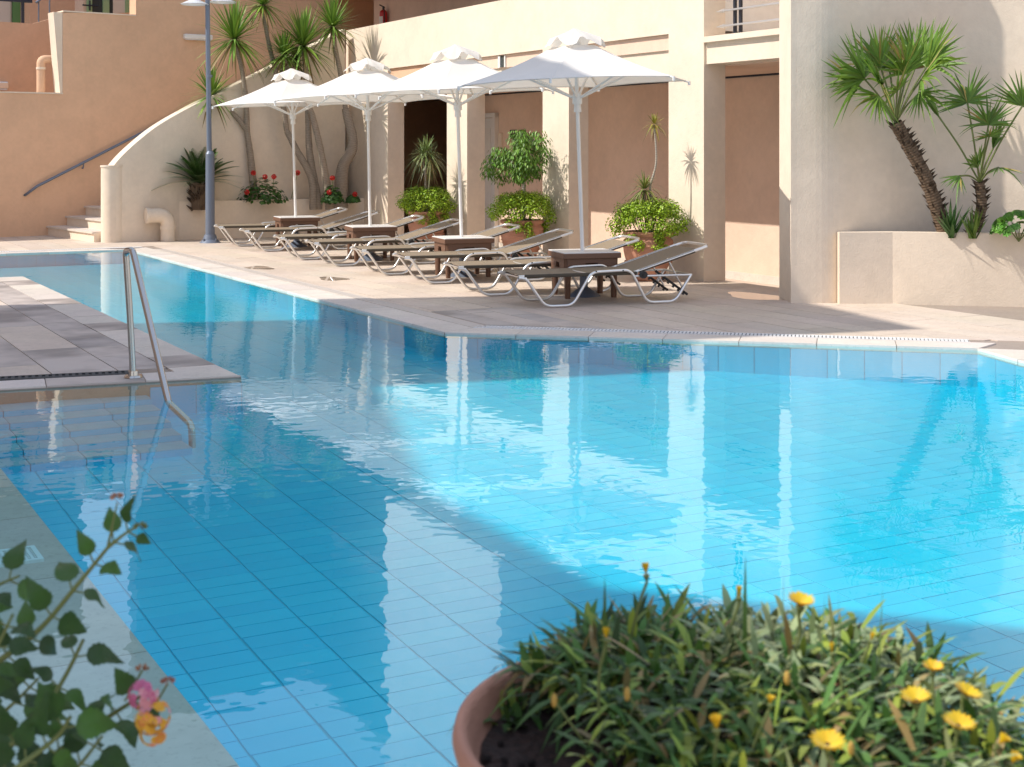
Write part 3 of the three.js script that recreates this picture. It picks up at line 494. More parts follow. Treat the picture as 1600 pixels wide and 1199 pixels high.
{
  const t = uproto = thing('sun_umbrella', 'x', 'umbrella', [0, 0, 0], 0, 'white umbrellas along the pool');
  const R = 1.2, y1 = 2.17, y0 = 2.535, r0 = 0.24, ang = (i) => (16 + 60 * i) * Math.PI / 180, ribP = (i, v) => { const r = r0 + (R - r0) * v, a = ang(i); return V(r * Math.cos(a), y0 + (y1 - y0) * Math.pow(v, 0.93) - 0.02 * Math.sin(Math.PI * v), -r * Math.sin(a)); };
  for (let i = 0; i < 6; i++) {
    const nu = 10, nv = 10, g = new THREE.PlaneGeometry(1, 1, nu, nv), p = g.attributes.position, uv = g.attributes.uv;
    for (let k = 0; k < p.count; k++) {
      const u = p.getX(k) + 0.5, v = 0.5 - p.getY(k), a = ribP(i, v), b = ribP(i + 1, v), q = a.lerp(b, u), s = Math.sin(Math.PI * u);
      q.y -= 0.022 * s * Math.sin(Math.PI * Math.min(1, v * 1.02)) - 0.012 * s * v * v; const pull = 1 - 0.035 * s * v * v; q.x *= pull; q.z *= pull;
      p.setXYZ(k, q.x, q.y, q.z); uv.setXY(k, u, v);
    }
    g.computeVertexNormals(); const m = part('canopy_panel', g, M.canopy, t);
    const hem = [], hp = (u) => { const a = ribP(i, 1), b = ribP(i + 1, 1), q = a.lerp(b, u), s = Math.sin(Math.PI * u); q.y += 0.012 * s - 0.006; const pl = 1 - 0.035 * s; q.x *= pl; q.z *= pl; return q; };
    part('hem', spline([0, 0.25, 0.5, 0.75, 1].map(hp), 0.006, 12, 5), M.canopy, m);
    const a = ribP(i, 0.02).add(V(0, -0.02, 0)), mid = ribP(i, 0.5).add(V(0, -0.024, 0)), e = ribP(i, 1).multiply(V(1.03, 1, 1.03)).add(V(0, -0.022, 0));
    const rb = part('rib', [rod(a, mid, 0.011), rod(mid, e, 0.010)], M.whitePaint, t); part('rib_end', rod(e.clone().add(V(0, 0.012, 0)), e.clone().add(V(0, -0.03, 0)), 0.014), M.whitePaint, rb);
    const an = ang(i); part('strut', rod(V(0.05 * Math.cos(an), 2.02, -0.05 * Math.sin(an)), ribP(i, 0.47).add(V(0, -0.035, 0)), 0.0125), M.whitePaint, t);
  }
  { const n = 48, m = 8, g = new THREE.PlaneGeometry(1, 1, n, m), p = g.attributes.position;
    for (let k = 0; k < p.count; k++) { const a = (p.getX(k) + 0.5) * Math.PI * 2, v = 0.5 - p.getY(k), f = Math.cos(6 * (a - 16 * Math.PI / 180)), r = 0.02 + (0.275 + 0.03 * f) * v; p.setXYZ(k, r * Math.cos(a), 2.72 - 0.10 * Math.pow(v, 0.8) - v * v * (0.05 + 0.045 * f) + 0.012 * Math.sin(13 * a + 1) * v + 0.008 * Math.sin(29 * a) * v, -r * Math.sin(a)); }
    g.computeVertexNormals(); part('vent_cap', g, M.capCloth, t); }
  part('pole', [rod(V(0, 0, 0), V(0, 2.66, 0), 0.0205, 14)], M.whitePaint, t);
  part('hub', [cyl(0.05, 0.05, 0.1, 0, 2.0, 0, 14), cyl(0.034, 0.04, 0.08, 0, 1.91, 0, 14)], M.whitePaint, t); part('crown', cyl(0.055, 0.055, 0.06, 0, 2.55, 0, 14), M.whitePaint, t);
  part('base', [cyl(0.035, 0.05, 0.22, 0, 0.13, 0, 14), cyl(0.05, 0.19, 0.09, 0, 0.045, 0, 6)], M.lampGrey, t);
}
for (let g = 0; g < 4; g++) {
  const c = groupAt(g).addScaledVector(EU, -0.6).addScaledVector(LE, [1.12, 1.04, 1.02, 1.02][g]);
  place(tproto, 'side_table', `brown side table with a white top under ${tables[g]}`, c, LA + [-0.05, 0.02, 0, 0.04][g]);
  const u = place(uproto, 'sun_umbrella', ['white hexagonal umbrella nearest the tall end wall, one corner in shade', 'white hexagonal umbrella second from the tall end wall', 'white hexagonal umbrella third from the tall end wall', 'white hexagonal umbrella standing closest to the lamp post'][g], c, [0, 0.12, -0.1, 0.2][g]);
  u.rotation.z = [0.035, 0.03, 0.02, 0.028][g]; u.rotation.x = [0, 0.01, -0.01, 0][g];
}
delete proto.userData.placed; delete tproto.userData.placed; delete uproto.userData.placed;

// ---------- lamp post, pool handrail ----------
{
  const p = at(328, 22.4, 0), t = thing('lamp_post', 'slate grey lamp post with two conical shades beside the planter box', 'lamp post', [p.x, 0, p.z]);
  part('base', [cyl(0.12, 0.17, 0.05, 0, 0.025, 0, 20), cyl(0.09, 0.115, 0.08, 0, 0.09, 0, 20), ...[0, 1, 2, 3].map((k) => cyl(0.015, 0.015, 0.03, 0.135 * Math.cos(k * 1.57 + 0.6), 0.055, 0.135 * Math.sin(k * 1.57 + 0.6), 6))], M.lampGrey, t);
  part('lower_pole', [cyl(0.07, 0.075, 1.3, 0, 0.76, 0, 20), cyl(0.045, 0.072, 0.05, 0, 1.435, 0, 20)], M.lampGrey, t);
  part('upper_pole', [cyl(0.036, 0.042, 2.9, -0.03, 2.9, 0, 16, 0, 0, 0.012), cyl(0.047, 0.047, 0.04, -0.01, 2.65, 0, 16)], M.lampGrey, t);
  part('arm', [tube([V(-0.03, 4.3, 0), V(-0.2, 4.32, 0.12), V(-0.26, 4.05, 0.16)], 0.018, 0.1, 20), tube([V(-0.03, 4.3, 0), V(0.2, 4.32, -0.1), V(0.26, 4.1, -0.14)], 0.018, 0.1, 20)], M.lampGrey, t);
  for (const [x, y, z] of [[-0.22, 3.785, 0.12], [0.18, 3.84, -0.1]]) { const s = part('lamp_shade', lathe([[0.03, 0.16], [0.055, 0.12], [0.09, 0.06], [0.22, 0.0], [0.21, -0.01], [0.08, 0.045], [0.03, 0.1]], 28).translate(x, y, z), M.lampGlass, t); part('cap', cyl(0.035, 0.06, 0.12, x, y + 0.17, z, 14), M.lampGrey, s); }
}
{
  const a = at(208, 9.2, 0.0), top = at(200, 9.2, 0.815), w = at(263, 8.46, -0.03), b1 = at(299, 8.3, -0.13), b2 = at(301, 8.3, -0.34);
  const t = thing('pool_handrail', 'polished steel handrail running from the paved arm down into the water', 'handrail');
  part('tube', tube([a, atY(202, 480, 9.2), atY(196, 392, 9.2), atY(207, 391, 9.08), w, b1, b2], 0.021, 0.035, 200, 16), M.steel, t);
  part('deck_flange', [cyl(0.055, 0.06, 0.014, a.x, 0.012, a.z, 24), cyl(0.033, 0.036, 0.035, a.x, 0.03, a.z, 20)], M.steel, t); part('floor_flange', cyl(0.06, 0.06, 0.015, b2.x, -0.335, b2.z, 24), M.steel, t);
}

// ---------- plants ----------
class Leaves {
  constructor() { this.p = []; this.n = []; this.u = []; this.c = []; }
  tri(a, b, c, n, col) { for (const q of [a, b, c]) { this.p.push(q.x, q.y, q.z); this.n.push(n.x, n.y, n.z); this.u.push(0, 0); this.c.push(col[0], col[1], col[2]); } }
  quadn(a, b, c, d, na, nb, col) { const f = (q, n) => { this.p.push(q.x, q.y, q.z); this.n.push(n.x, n.y, n.z); this.u.push(0, 0); this.c.push(...col); }; f(a, na); f(b, na); f(c, nb); f(a, na); f(c, nb); f(d, nb); }
  blade(base, dir, len, w, droop = 0.3, col = [0.05, 0.1, 0.02], seg = 4, side = null, prof = (t) => Math.min(1, 0.55 + t * 2) * (1 - Math.pow(t, 2.2))) {
    const s = (side || dir.clone().cross(UPV)).clone(); if (s.lengthSq() < 1e-4) s.set(1, 0, 0); s.normalize();
    let L, Rr, N;
    for (let i = 0; i <= seg; i++) {
      const t = i / seg, c = base.clone().addScaledVector(dir, len * t); c.y -= droop * len * t * t;
      const tan = dir.clone().multiplyScalar(1); tan.y -= 2 * droop * t; const n = s.clone().cross(tan).normalize(), h = w * 0.5 * prof(t);
      const l = c.clone().addScaledVector(s, -h), r = c.clone().addScaledVector(s, h);
      if (i) this.quadn(L, Rr, r, l, N, n, col); L = l; Rr = r; N = n;
    }
  }
  leaf(base, dir, nrm, len, w, col, cup = 0.12) {                           // a small leaf folded along its midrib
    const s = dir.clone().cross(nrm).normalize(), m = base.clone().addScaledVector(dir, len * 0.5), tip = base.clone().addScaledVector(dir, len).addScaledVector(nrm, -cup * len);
    const l = m.clone().addScaledVector(s, -w / 2).addScaledVector(nrm, cup * w), r = m.clone().addScaledVector(s, w / 2).addScaledVector(nrm, cup * w);
    this.tri(base, tip, l, nrm.clone().addScaledVector(s, 0.3).normalize(), col); this.tri(base, r, tip, nrm.clone().addScaledVector(s, -0.3).normalize(), col);
  }
  geo() { const g = new THREE.BufferGeometry(); g.setAttribute('position', new THREE.BufferAttribute(new Float32Array(this.p), 3)); g.setAttribute('normal', new THREE.BufferAttribute(new Float32Array(this.n), 3)); g.setAttribute('uv', new THREE.BufferAttribute(new Float32Array(this.u), 2)); g.setAttribute('color', new THREE.BufferAttribute(new Float32Array(this.c), 3)); return g; }
}
const tint = (c, v = 0.3) => { const k = rr(1 - v, 1 + v), y = rr(-0.12, 0.12); return [c[0] * k * (1 + y), c[1] * k, c[2] * k * (1 - y)]; };
const ball = () => { const u = rr(-1, 1), a = rr(0, 6.283), s = Math.sqrt(1 - u * u); return V(s * Math.cos(a), u, s * Math.sin(a)); };
function rosette(center, n, len, w, up, col, droop = 0.35, dead = 0) {
  const L = new Leaves();
  for (let i = 0; i < n; i++) {
    const a = i * 2.39996 + rr(-0.2, 0.2), f = (i + 0.5) / n, el = (up - (up + 0.75) * f) * 1.0, d = V(Math.cos(el) * Math.cos(a), Math.sin(el), Math.cos(el) * Math.sin(a)).normalize();
    const c = f > 1 - dead ? tint([0.26, 0.19, 0.08], 0.3) : tint(col, 0.35), ln = len * rr(0.78, 1.1);
    L.blade(center.clone().addScaledVector(d, 0.02), d, ln, w * rr(0.85, 1.15), droop * rr(0.5, 1.5) * (0.5 + f), c, 5, null);
  }
  return L.geo();
}
function leafPart(name, geo, parent, m = M.leaf) { const o = part(name, geo, m, parent); return stuff(o); }
const soilAt = (px, d, y = 0.56) => at(px, d, y);
{ // yucca trees in the long planter: [base column, distance, bend points (column, row), heads (column, row, radius)]
  const Y = [
    ['yucca with a forked pale trunk and two heads beside the lamp post', 398, 23.75, [[392, 250], [386, 205]], [[[366, 62, 0.62], [[384, 160], [378, 110]]], [[330, 150, 0.5], [[372, 186], [350, 165]]]]],
    ['tall slim yucca whose head rises beside the lamp post', 490, 23.95, [[487, 280], [462, 232], [448, 205]], [[[411, 8, 0.42], [[440, 150], [418, 60]]]]],
    ['yucca with a dense green head in the middle of the planter', 497, 24.0, [[484, 240], [481, 180]], [[[474, 72, 0.62], [[478, 140], [477, 110]]]]],
    ['leaning yucca with a small tuft close to the arcade', 515, 23.85, [[500, 230], [488, 180]], [[[444, 86, 0.42], [[468, 130], [455, 105]]]]],
    ['yucca with a crooked brown trunk standing against the arcade corner', 533, 24.2, [[536, 262], [551, 228], [540, 170]], [[[520, 42, 0.5], [[533, 120], [524, 75]]]]],
  ];
  for (const [label, px, d, bend, heads] of Y) {
    const b = soilAt(px, d), t = thing('yucca_tree', label, 'tree', [0, 0, 0], 0, 'yuccas in the long planter box'), base = bend.map(([x, y]) => atY(x, y, d));
    const tk = part('trunk', taperTube([b.clone().add(V(0, -0.1, 0)), b, ...base], px === 533 ? 0.13 : 0.075, px === 533 ? 0.07 : 0.05, 28, 9, 0.12), M.bark, t);
    heads.forEach(([[hx, hy, r], pts]) => {
      const h = atY(hx, hy, d - 0.15), via = pts.map(([x, y]) => atY(x, y, d - 0.08));
      part('branch', taperTube([base[base.length - 1], ...via, h], 0.048, 0.034, 24, 8, 0.16), M.bark, t);
      leafPart('leaf_rosette', rosette(h, r > 0.55 ? 190 : 130, r * 1.28, 0.04, 1.55, [0.20, 0.33, 0.05], 0.2, 0.1), t);
    });
    if (px === 497) leafPart('leaf_rosette', rosette(atY(462, 100, d + 0.2), 60, 0.4, 0.036, 1.3, [0.06, 0.13, 0.03], 0.5, 0.2), t);
  }
}
{ // cycad
  const b = soilAt(312, 23.15, 0.5), t = thing('cycad', 'low cycad with arching feathery fronds and a shaggy brown base in the planter', 'plant', [b.x, b.y, b.z]);
  const husk = [cyl(0.16, 0.13, 0.42, 0, 0.2, 0, 14)]; for (let i = 0; i < 70; i++) { const a = i * 2.4, y = rr(0.02, 0.42); husk.push(new THREE.ConeGeometry(0.028, 0.14, 4).rotateZ(-0.9).translate(0.17, y, 0).rotateY(a)); }
  part('trunk', husk, M.palmBark, t);
  for (let i = 0; i < 44; i++) {
    const L = new Leaves(), a = i * 2.39996, f = i / 44, el = 1.35 - 1.15 * f, dir = V(Math.cos(el) * Math.cos(a), Math.sin(el), Math.cos(el) * Math.sin(a)), len = rr(0.68, 0.86), dr = 0.2 + 0.16 * f, s = dir.clone().cross(UPV).normalize();
    const P = (t_) => V(0, 0.42, 0).addScaledVector(dir, len * t_).add(V(0, -dr * len * t_ * t_, 0)), c0 = [0.07, 0.15, 0.03];
    L.blade(P(0), dir, len, 0.014, dr, [0.10, 0.13, 0.04], 5);
    for (let k = 3; k < 30; k++) { const q = k / 30, tn = dir.clone().add(V(0, -2 * dr * q, 0)).normalize(), w = Math.sin(Math.PI * Math.min(1, q * 0.85 + 0.12)); for (const sd of [-1, 1]) L.blade(P(q), tn.clone().multiplyScalar(0.65).addScaledVector(s, sd).add(V(0, 0.25, 0)).normalize(), 0.16 * w + 0.03, 0.02, 0.12, tint(c0, 0.35), 2); }
    leafPart('frond', L.geo(), t);
  }
}
function geranium(px, d, w, h, flowers, label) {
  const b = soilAt(px, d, 0.56), t = thing('geranium', label, 'flower', [b.x, b.y, b.z], 0, 'red geraniums in the long planter box'), L = new Leaves();
  for (let i = 0; i < 320; i++) { const v = ball(); v.y = Math.abs(v.y); const q = V(v.x * w * rr(0.5, 1), 0.03 + v.y * h * rr(0.5, 1), v.z * 0.22 * rr(0.4, 1)), n = v.clone().add(V(0, 0.6, 0.2)).normalize(), dr = ball().cross(n).normalize(), c = tint([0.05, 0.13, 0.02], 0.4); for (let k = 0; k < 5; k++) { const dd = dr.clone().applyAxisAngle(n, k * 1.2566); L.leaf(q, dd, n, 0.035, 0.04, c, 0.1); } }
  leafPart('foliage', L.geo(), t);
  for (const [fx, fy] of flowers) { const p = V((fx - px) / F * d, EYE - (fy - HORIZON) / F * d - b.y, 0.14), G = new Leaves(); for (let i = 0; i < 60; i++) { const v = ball(); G.leaf(p.clone().addScaledVector(v, 0.035), v.clone().cross(ball()).normalize(), v, 0.035, 0.035, tint([0.62, 0.025, 0.015], 0.25), 0.1); } const f = part('flower_head', G.geo(), M.petal, t); part('flower_stem', rod(V(p.x * 0.8, 0.1, 0.05), p, 0.005, 5), M.stem, f); }
}
geranium(410, 23.6, 0.45, 0.42, [[398, 270], [416, 276], [430, 276], [467, 270], [388, 300]], 'large red geranium bush between the cycad and the yucca trunks');
geranium(519, 23.75, 0.2, 0.3, [[521, 278], [516, 300]], 'dark red geranium growing between the yucca trunks');
geranium(551, 24.2, 0.15, 0.12, [[556, 303]], 'small low red geranium at the arcade end of the planter');

// terracotta pots with trailing greenery in front of the pillars
function potPlant(k, ridged, labelPot, labelBush, bushW) {
  const p = toWorld(-0.42 - 2.96 * k, 0.47), t = thing('terracotta_pot', labelPot, 'pot', [p.x, 0, p.z], rr(0, 6), 'terracotta pots before the pillars');
  const prof = [[0, 0], [0.155, 0], [0.165, 0.02]]; for (let i = 0; i <= 24; i++) { const v = i / 24; prof.push([0.165 + 0.12 * Math.sin(v * 1.75) + (ridged ? 0.009 * Math.sin(v * 62) : 0), 0.02 + v * 0.44]); }
  prof.push([0.262, 0.475], [0.25, 0.50], [0.285, 0.52], [0.29, 0.555], [0.27, 0.56], [0.255, 0.54], [0.24, 0.50], [0, 0.50]);
  const body = part('pot_body', lathe(prof, 48), M.clay, t);
  if (!ridged) for (const [r, y] of [[0.286, 0.40], [0.262, 0.215]]) part('rim_band', new THREE.TorusGeometry(r, 0.012, 8, 48).rotateX(Math.PI / 2).translate(0, y, 0), M.clay, body);
  part('soil', cyl(0.245, 0.245, 0.03, 0, 0.515, 0, 24), M.soil, t);
  const s = thing('trailing_bush', labelBush, 'bush', [p.x, 0, p.z], 0, 'bright green bushes spilling over the pots'), L = new Leaves();
  const clumps = []; for (let i = 0; i < 46; i++) { const a = i * 2.4, f = i / 46, r = bushW * Math.sqrt(f); clumps.push([V(r * Math.cos(a), 0.68 + 0.15 * (1 - f * f) + rr(-0.03, 0.03) - (f > 0.65 ? rr(0, 0.12) : 0), r * Math.sin(a)), rr(0.085, 0.13)]); }
  for (let i = 0; i < 7; i++) { const a = -1.1 + rr(-1.2, 1.7); clumps.push([V(0.31 * Math.cos(a), rr(0.36, 0.58), -0.31 * Math.sin(a) * 1), rr(0.06, 0.09)]); }
  for (const [c, r] of clumps) for (let i = 0; i < 140; i++) { const v = ball(), q = c.clone().addScaledVector(v, r * Math.pow(rnd(), 0.3)), n = v.clone().add(V(0, 0.5, 0)).normalize(); L.leaf(q, ball().cross(n).normalize(), n, rr(0.022, 0.034), rr(0.018, 0.026), tint([0.30, 0.45, 0.025], 0.5), 0.15); }
  leafPart('foliage', L.geo(), s); part('stems', clumps.slice(0, 20).map(([c]) => rod(V(c.x * 0.4, 0.5, c.z * 0.4), c, 0.006, 5)), M.stem, s);
  return V(p.x, 0.53, p.z);
}
const pot1 = potPlant(0, false, 'banded terracotta pot holding a dracaena beside the last pillar', 'bright green bush spilling from the pot with the tall thin dracaena', 0.41);
const pot2 = potPlant(1, true, 'ridged terracotta pot holding the small ficus tree', 'bright green bush spilling from the pot under the ficus tree', 0.42);
const pot3 = potPlant(2, false, 'terracotta pot in front of the dark passage', 'bright green bush spilling from the pot before the dark passage', 0.40);
{
  const dr = (label, b, stems) => { const t = thing('dracaena', label, 'plant', [b.x, b.y, b.z]); for (const [pts, r, n, col, dp] of stems) { const q = pts.map((p) => V(...p)); part('stem', taperTube(q, 0.016, 0.011, 20, 7, 0.15), M.paleBark, t); leafPart('leaf_rosette', rosette(q[q.length - 1], n, r, 0.018, 1.4, col, dp, 0.08), t); } };
  dr('thin dracaena with one tall bare stem and a lower tuft of striped leaves', pot1, [[[[0, 0, 0], [-0.03, 0.25, 0], [-0.04, 0.50, 0]], 0.30, 75, [0.20, 0.24, 0.06], 0.55], [[[0.03, 0, 0], [0.06, 0.3, 0.02], [0.02, 0.5, 0], [0.09, 0.8, 0], [0.07, 1.24, 0]], 0.17, 50, [0.30, 0.28, 0.05], 0.4]]);
  dr('dracaena with a round shock of narrow leaves against the dark passage', pot3, [[[[0, 0, 0], [-0.01, 0.4, 0], [-0.06, 0.86, 0]], 0.34, 80, [0.20, 0.25, 0.09], 0.6], [[[0, 0.1, 0], [0.02, 0.3, 0.02], [0.07, 0.80, 0.03]], 0.32, 70, [0.22, 0.25, 0.10], 0.8], [[[0, 0.05, 0], [-0.02, 0.3, 0.03], [-0.0, 0.92, 0]], 0.32, 60, [0.20, 0.28, 0.08], 0.35]]);
  const t = thing('ficus_tree', 'small round headed ficus tree in the ridged pot', 'tree', [pot2.x, pot2.y, pot2.z]);
  part('trunk', taperTube([V(0.02, -0.02, 0), V(0.03, 0.25, 0), V(0.02, 0.62, 0)], 0.03, 0.024, 16, 9, 0.1), M.paleBark, t);
  const L = new Leaves(), cl = []; for (let i = 0; i < 42; i++) { const v = ball(); const q = rr(0.55, 1.12); cl.push(V(v.x * 0.44 * q + 0.03 - (v.y < 0 ? 0.05 : 0), 0.86 + v.y * 0.28 * q + v.x * 0.1, v.z * 0.36 * q)); }
  part('branches', cl.slice(0, 18).map((c) => rod(V(0.02, 0.6, 0), c, 0.008, 5, 0.003)), M.paleBark, t);
  for (const c of cl) for (let i = 0; i < 75; i++) { const v = ball(), q = c.clone().addScaledVector(v, 0.125 * Math.pow(rnd(), 0.4)), d = V(v.x * 0.7, -0.75 + v.y * 0.2, v.z * 0.7).normalize(), n = V(v.x, 0.8, v.z + 0.15).normalize(); n.addScaledVector(d, -n.dot(d)).normalize(); L.leaf(q, d, n, rr(0.05, 0.072), rr(0.02, 0.028), tint([0.13, 0.26, 0.025], 0.5), 0.12); }
  leafPart('foliage', L.geo(), t);
}
// fan palms in the raised planter
function fan(hub, axis, normal, r, n, spread, col, fold = 0.15) {
  const L = new Leaves(), s = axis.clone().cross(normal).normalize();
  for (let i = 0; i < n; i++) { const q = n === 1 ? 0 : i / (n - 1) * 2 - 1, a = q * spread, d = axis.clone().multiplyScalar(Math.cos(a)).addScaledVector(s, Math.sin(a)).addScaledVector(normal, -fold * q * q + rr(-0.05, 0.05)).normalize(), sd = s.clone().multiplyScalar(Math.cos(a)).addScaledVector(axis, -Math.sin(a)).addScaledVector(normal, (i % 2 ? 0.5 : -0.5)).normalize();
    L.blade(hub, d, r * (1 - 0.22 * q * q) * rr(0.9, 1.06), r * 0.085, rr(0.03, 0.2) + (rnd() < 0.15 ? 0.5 : 0), rnd() < 0.06 ? tint([0.35, 0.28, 0.08], 0.3) : tint(col, 0.34), 5, sd, (t) => t < 0.12 ? 0.4 + t * 3 : Math.pow(1 - (t - 0.12) / 0.88, 0.75) * 0.95); }
  return L.geo();
}
function palm(label, base, top, r, fronds, col, group) {
  const t = thing('fan_palm', label, 'palm', [0, 0, 0], 0, group), dir = top.clone().sub(base), Ln = dir.length(), mid = base.clone().lerp(top, 0.5).add(V(0.05, 0, 0));
  const cv = new THREE.CatmullRomCurve3([base.clone().addScaledVector(dir, -0.08), base, mid, top]);
  const tk = part('trunk', taperTube([base.clone().addScaledVector(dir, -0.08), base, mid, top], r, r * 0.85, 30, 12, 0.15), M.palmBark, t), stubs = [];
  for (let i = 0; i < Math.round(Ln * 130); i++) { const u = rr(0.03, 1), q = cv.getPointAt(u), a = i * 2.4, n = V(Math.cos(a), 0.75, Math.sin(a)).normalize(); stubs.push(new THREE.ConeGeometry(0.021, 0.11, 4).applyMatrix4(new THREE.Matrix4().compose(q.clone().add(V(Math.cos(a) * r * 0.98, 0.02, Math.sin(a) * r * 0.98)), new THREE.Quaternion().setFromUnitVectors(UPV, n), V(1, 1, 0.6)))); }
  part('leaf_bases', stubs, M.palmBark, tk);
  for (const [hx, hy, hd, rad, n, spread, face] of fronds) {
    const hub = atY(hx, hy, hd), axis = hub.clone().sub(top).normalize().add(V(0, face?.[3] ?? 0.15, 0)).normalize(), nn = V(...(face || [0.1, 0.35, 0.9])).normalize(); nn.addScaledVector(axis, -nn.dot(axis)).normalize();
    const f = leafPart('frond', fan(hub, axis, nn, rad, n, spread, col), t);
    part('petiole', spline([top, top.clone().lerp(hub, 0.5).add(V(0, 0.03, 0)), hub], 0.009, 12, 6), M.stem, f);
  }
  return t;
}
palm('fan palm with a leaning shaggy trunk and a wide crown in the raised planter', at(1478, 13.68, 0.66), atY(1400, 192, 13.6), 0.074, [
  [1350, 122, 13.4, 0.56, 28, 1.5, [0.1, 0.6, 0.7, 0.35]], [1366, 112, 13.8, 0.58, 28, 1.3, [-0.3, 0.5, 0.7, 0.5]], [1390, 106, 13.9, 0.50, 28, 1.2, [0, 0.4, 0.9, 0.3]], [1378, 132, 13.2, 0.46, 26, 1.6, [0.1, 0.7, 0.6, 0]], [1412, 116, 13.3, 0.46, 26, 1.3, [0.2, 0.5, 0.8, 0.3]], [1432, 102, 13.7, 0.56, 28, 1.1, [-0.4, 0.4, 0.8, 0.5]], [1448, 104, 13.4, 0.54, 28, 1.2, [-0.6, 0.4, 0.6, 0.35]], [1342, 134, 13.5, 0.5, 26, 1.3, [0.3, 0.6, 0.6, -0.1]], [1402, 142, 13.2, 0.34, 22, 1.7, [0, 0.5, 0.8]], [1440, 124, 13.2, 0.42, 24, 1.5, [-0.2, 0.7, 0.6, -0.2]], [1376, 104, 13.5, 0.5, 26, 1.2, [0.2, 0.2, 0.9, 0.6]], [1420, 108, 13.5, 0.52, 26, 1.2, [-0.1, 0.3, 0.9, 0.6]], [1372, 150, 13.3, 0.4, 20, 1.5, [0.2, 0.5, 0.7, -0.9]], [1436, 146, 13.3, 0.36, 18, 1.4, [-0.3, 0.5, 0.7, -0.9]]], [0.15, 0.26, 0.03], 'fan palms in the raised planter');
palm('young fan palm with long stalks and separate fans near the planter edge', at(1520, 13.6, 0.66), atY(1531, 285, 13.55), 0.055, [
  [1512, 160, 13.5, 0.42, 26, 1.75, [0.05, 0.2, 0.95]], [1598, 165, 13.4, 0.42, 26, 1.7, [0.05, 0.2, 0.95]], [1545, 195, 13.35, 0.36, 26, 1.6, [0, 0.15, 0.95]], [1546, 213, 13.2, 0.22, 24, 2.0, [0, 0.3, 0.9, -0.3]], [1552, 232, 13.5, 0.4, 14, 0.35, [0.5, 0.2, 0.7]], [1467, 182, 13.45, 0.38, 16, 0.22, [0.2, 0.4, 0.8, 0.3]], [1528, 262, 13.25, 0.4, 18, 0.5, [0, 0.1, 0.95]], [1560, 262, 13.2, 0.32, 16, 0.9, [0.1, 0.5, 0.8, -0.4]], [1500, 275, 13.3, 0.25, 14, 0.9, [-0.1, 0.5, 0.8, -0.6]]], [0.12, 0.22, 0.03], 'fan palms in the raised planter');
{
  const clump = (name, label, px, d, n, len, w, up, col) => { const b = at(px, d, 0.64), t = thing(name, label, 'plant', [b.x, b.y, b.z]), L = new Leaves(); for (let i = 0; i < n; i++) { const a = i * 2.4, e = rr(up - 0.35, 1.5), dd = V(Math.cos(e) * Math.cos(a), Math.sin(e), Math.cos(e) * Math.sin(a)); L.blade(V(rr(-0.03, 0.03), 0, rr(-0.03, 0.03)), dd, len * rr(0.6, 1.1), w, rr(0, 0.15), tint(col, 0.3), 4); } leafPart('leaves', L.geo(), t); };
  clump('strap_plant', 'upright strap leaved plant between the two palm trunks', 1488, 13.5, 26, 0.40, 0.045, 1.2, [0.06, 0.14, 0.03]);
  clump('young_palm', 'tuft of stiff bright palm leaves at the foot of the young palm', 1521, 13.42, 30, 0.34, 0.03, 1.25, [0.11, 0.19, 0.03]);
  const b = at(1592, 13.3, 0.64), t = thing('round_leaf_plant', 'low bright plant with round leaves at the planter edge', 'plant', [b.x, b.y, b.z]), L = new Leaves();
  for (let i = 0; i < 90; i++) { const v = ball(); v.y = Math.abs(v.y); const q = V(v.x * 0.24, 0.05 + v.y * 0.22, v.z * 0.16), n = v.clone().add(V(-0.2, 0.8, 0.4)).normalize(), d0 = ball().cross(n).normalize(), c = tint([0.09, 0.24, 0.02], 0.35); for (let k = 0; k < 7; k++) L.leaf(q, d0.clone().applyAxisAngle(n, k * 0.9), n, 0.05, 0.046, c, 0.06); }
  leafPart('leaves', L.geo(), t); part('stems', [0, 1, 2, 3, 4].map((k) => rod(V(0, -0.02, 0), V(-0.15 + k * 0.07, 0.16, 0.05), 0.006, 5)), M.stem, t);
}
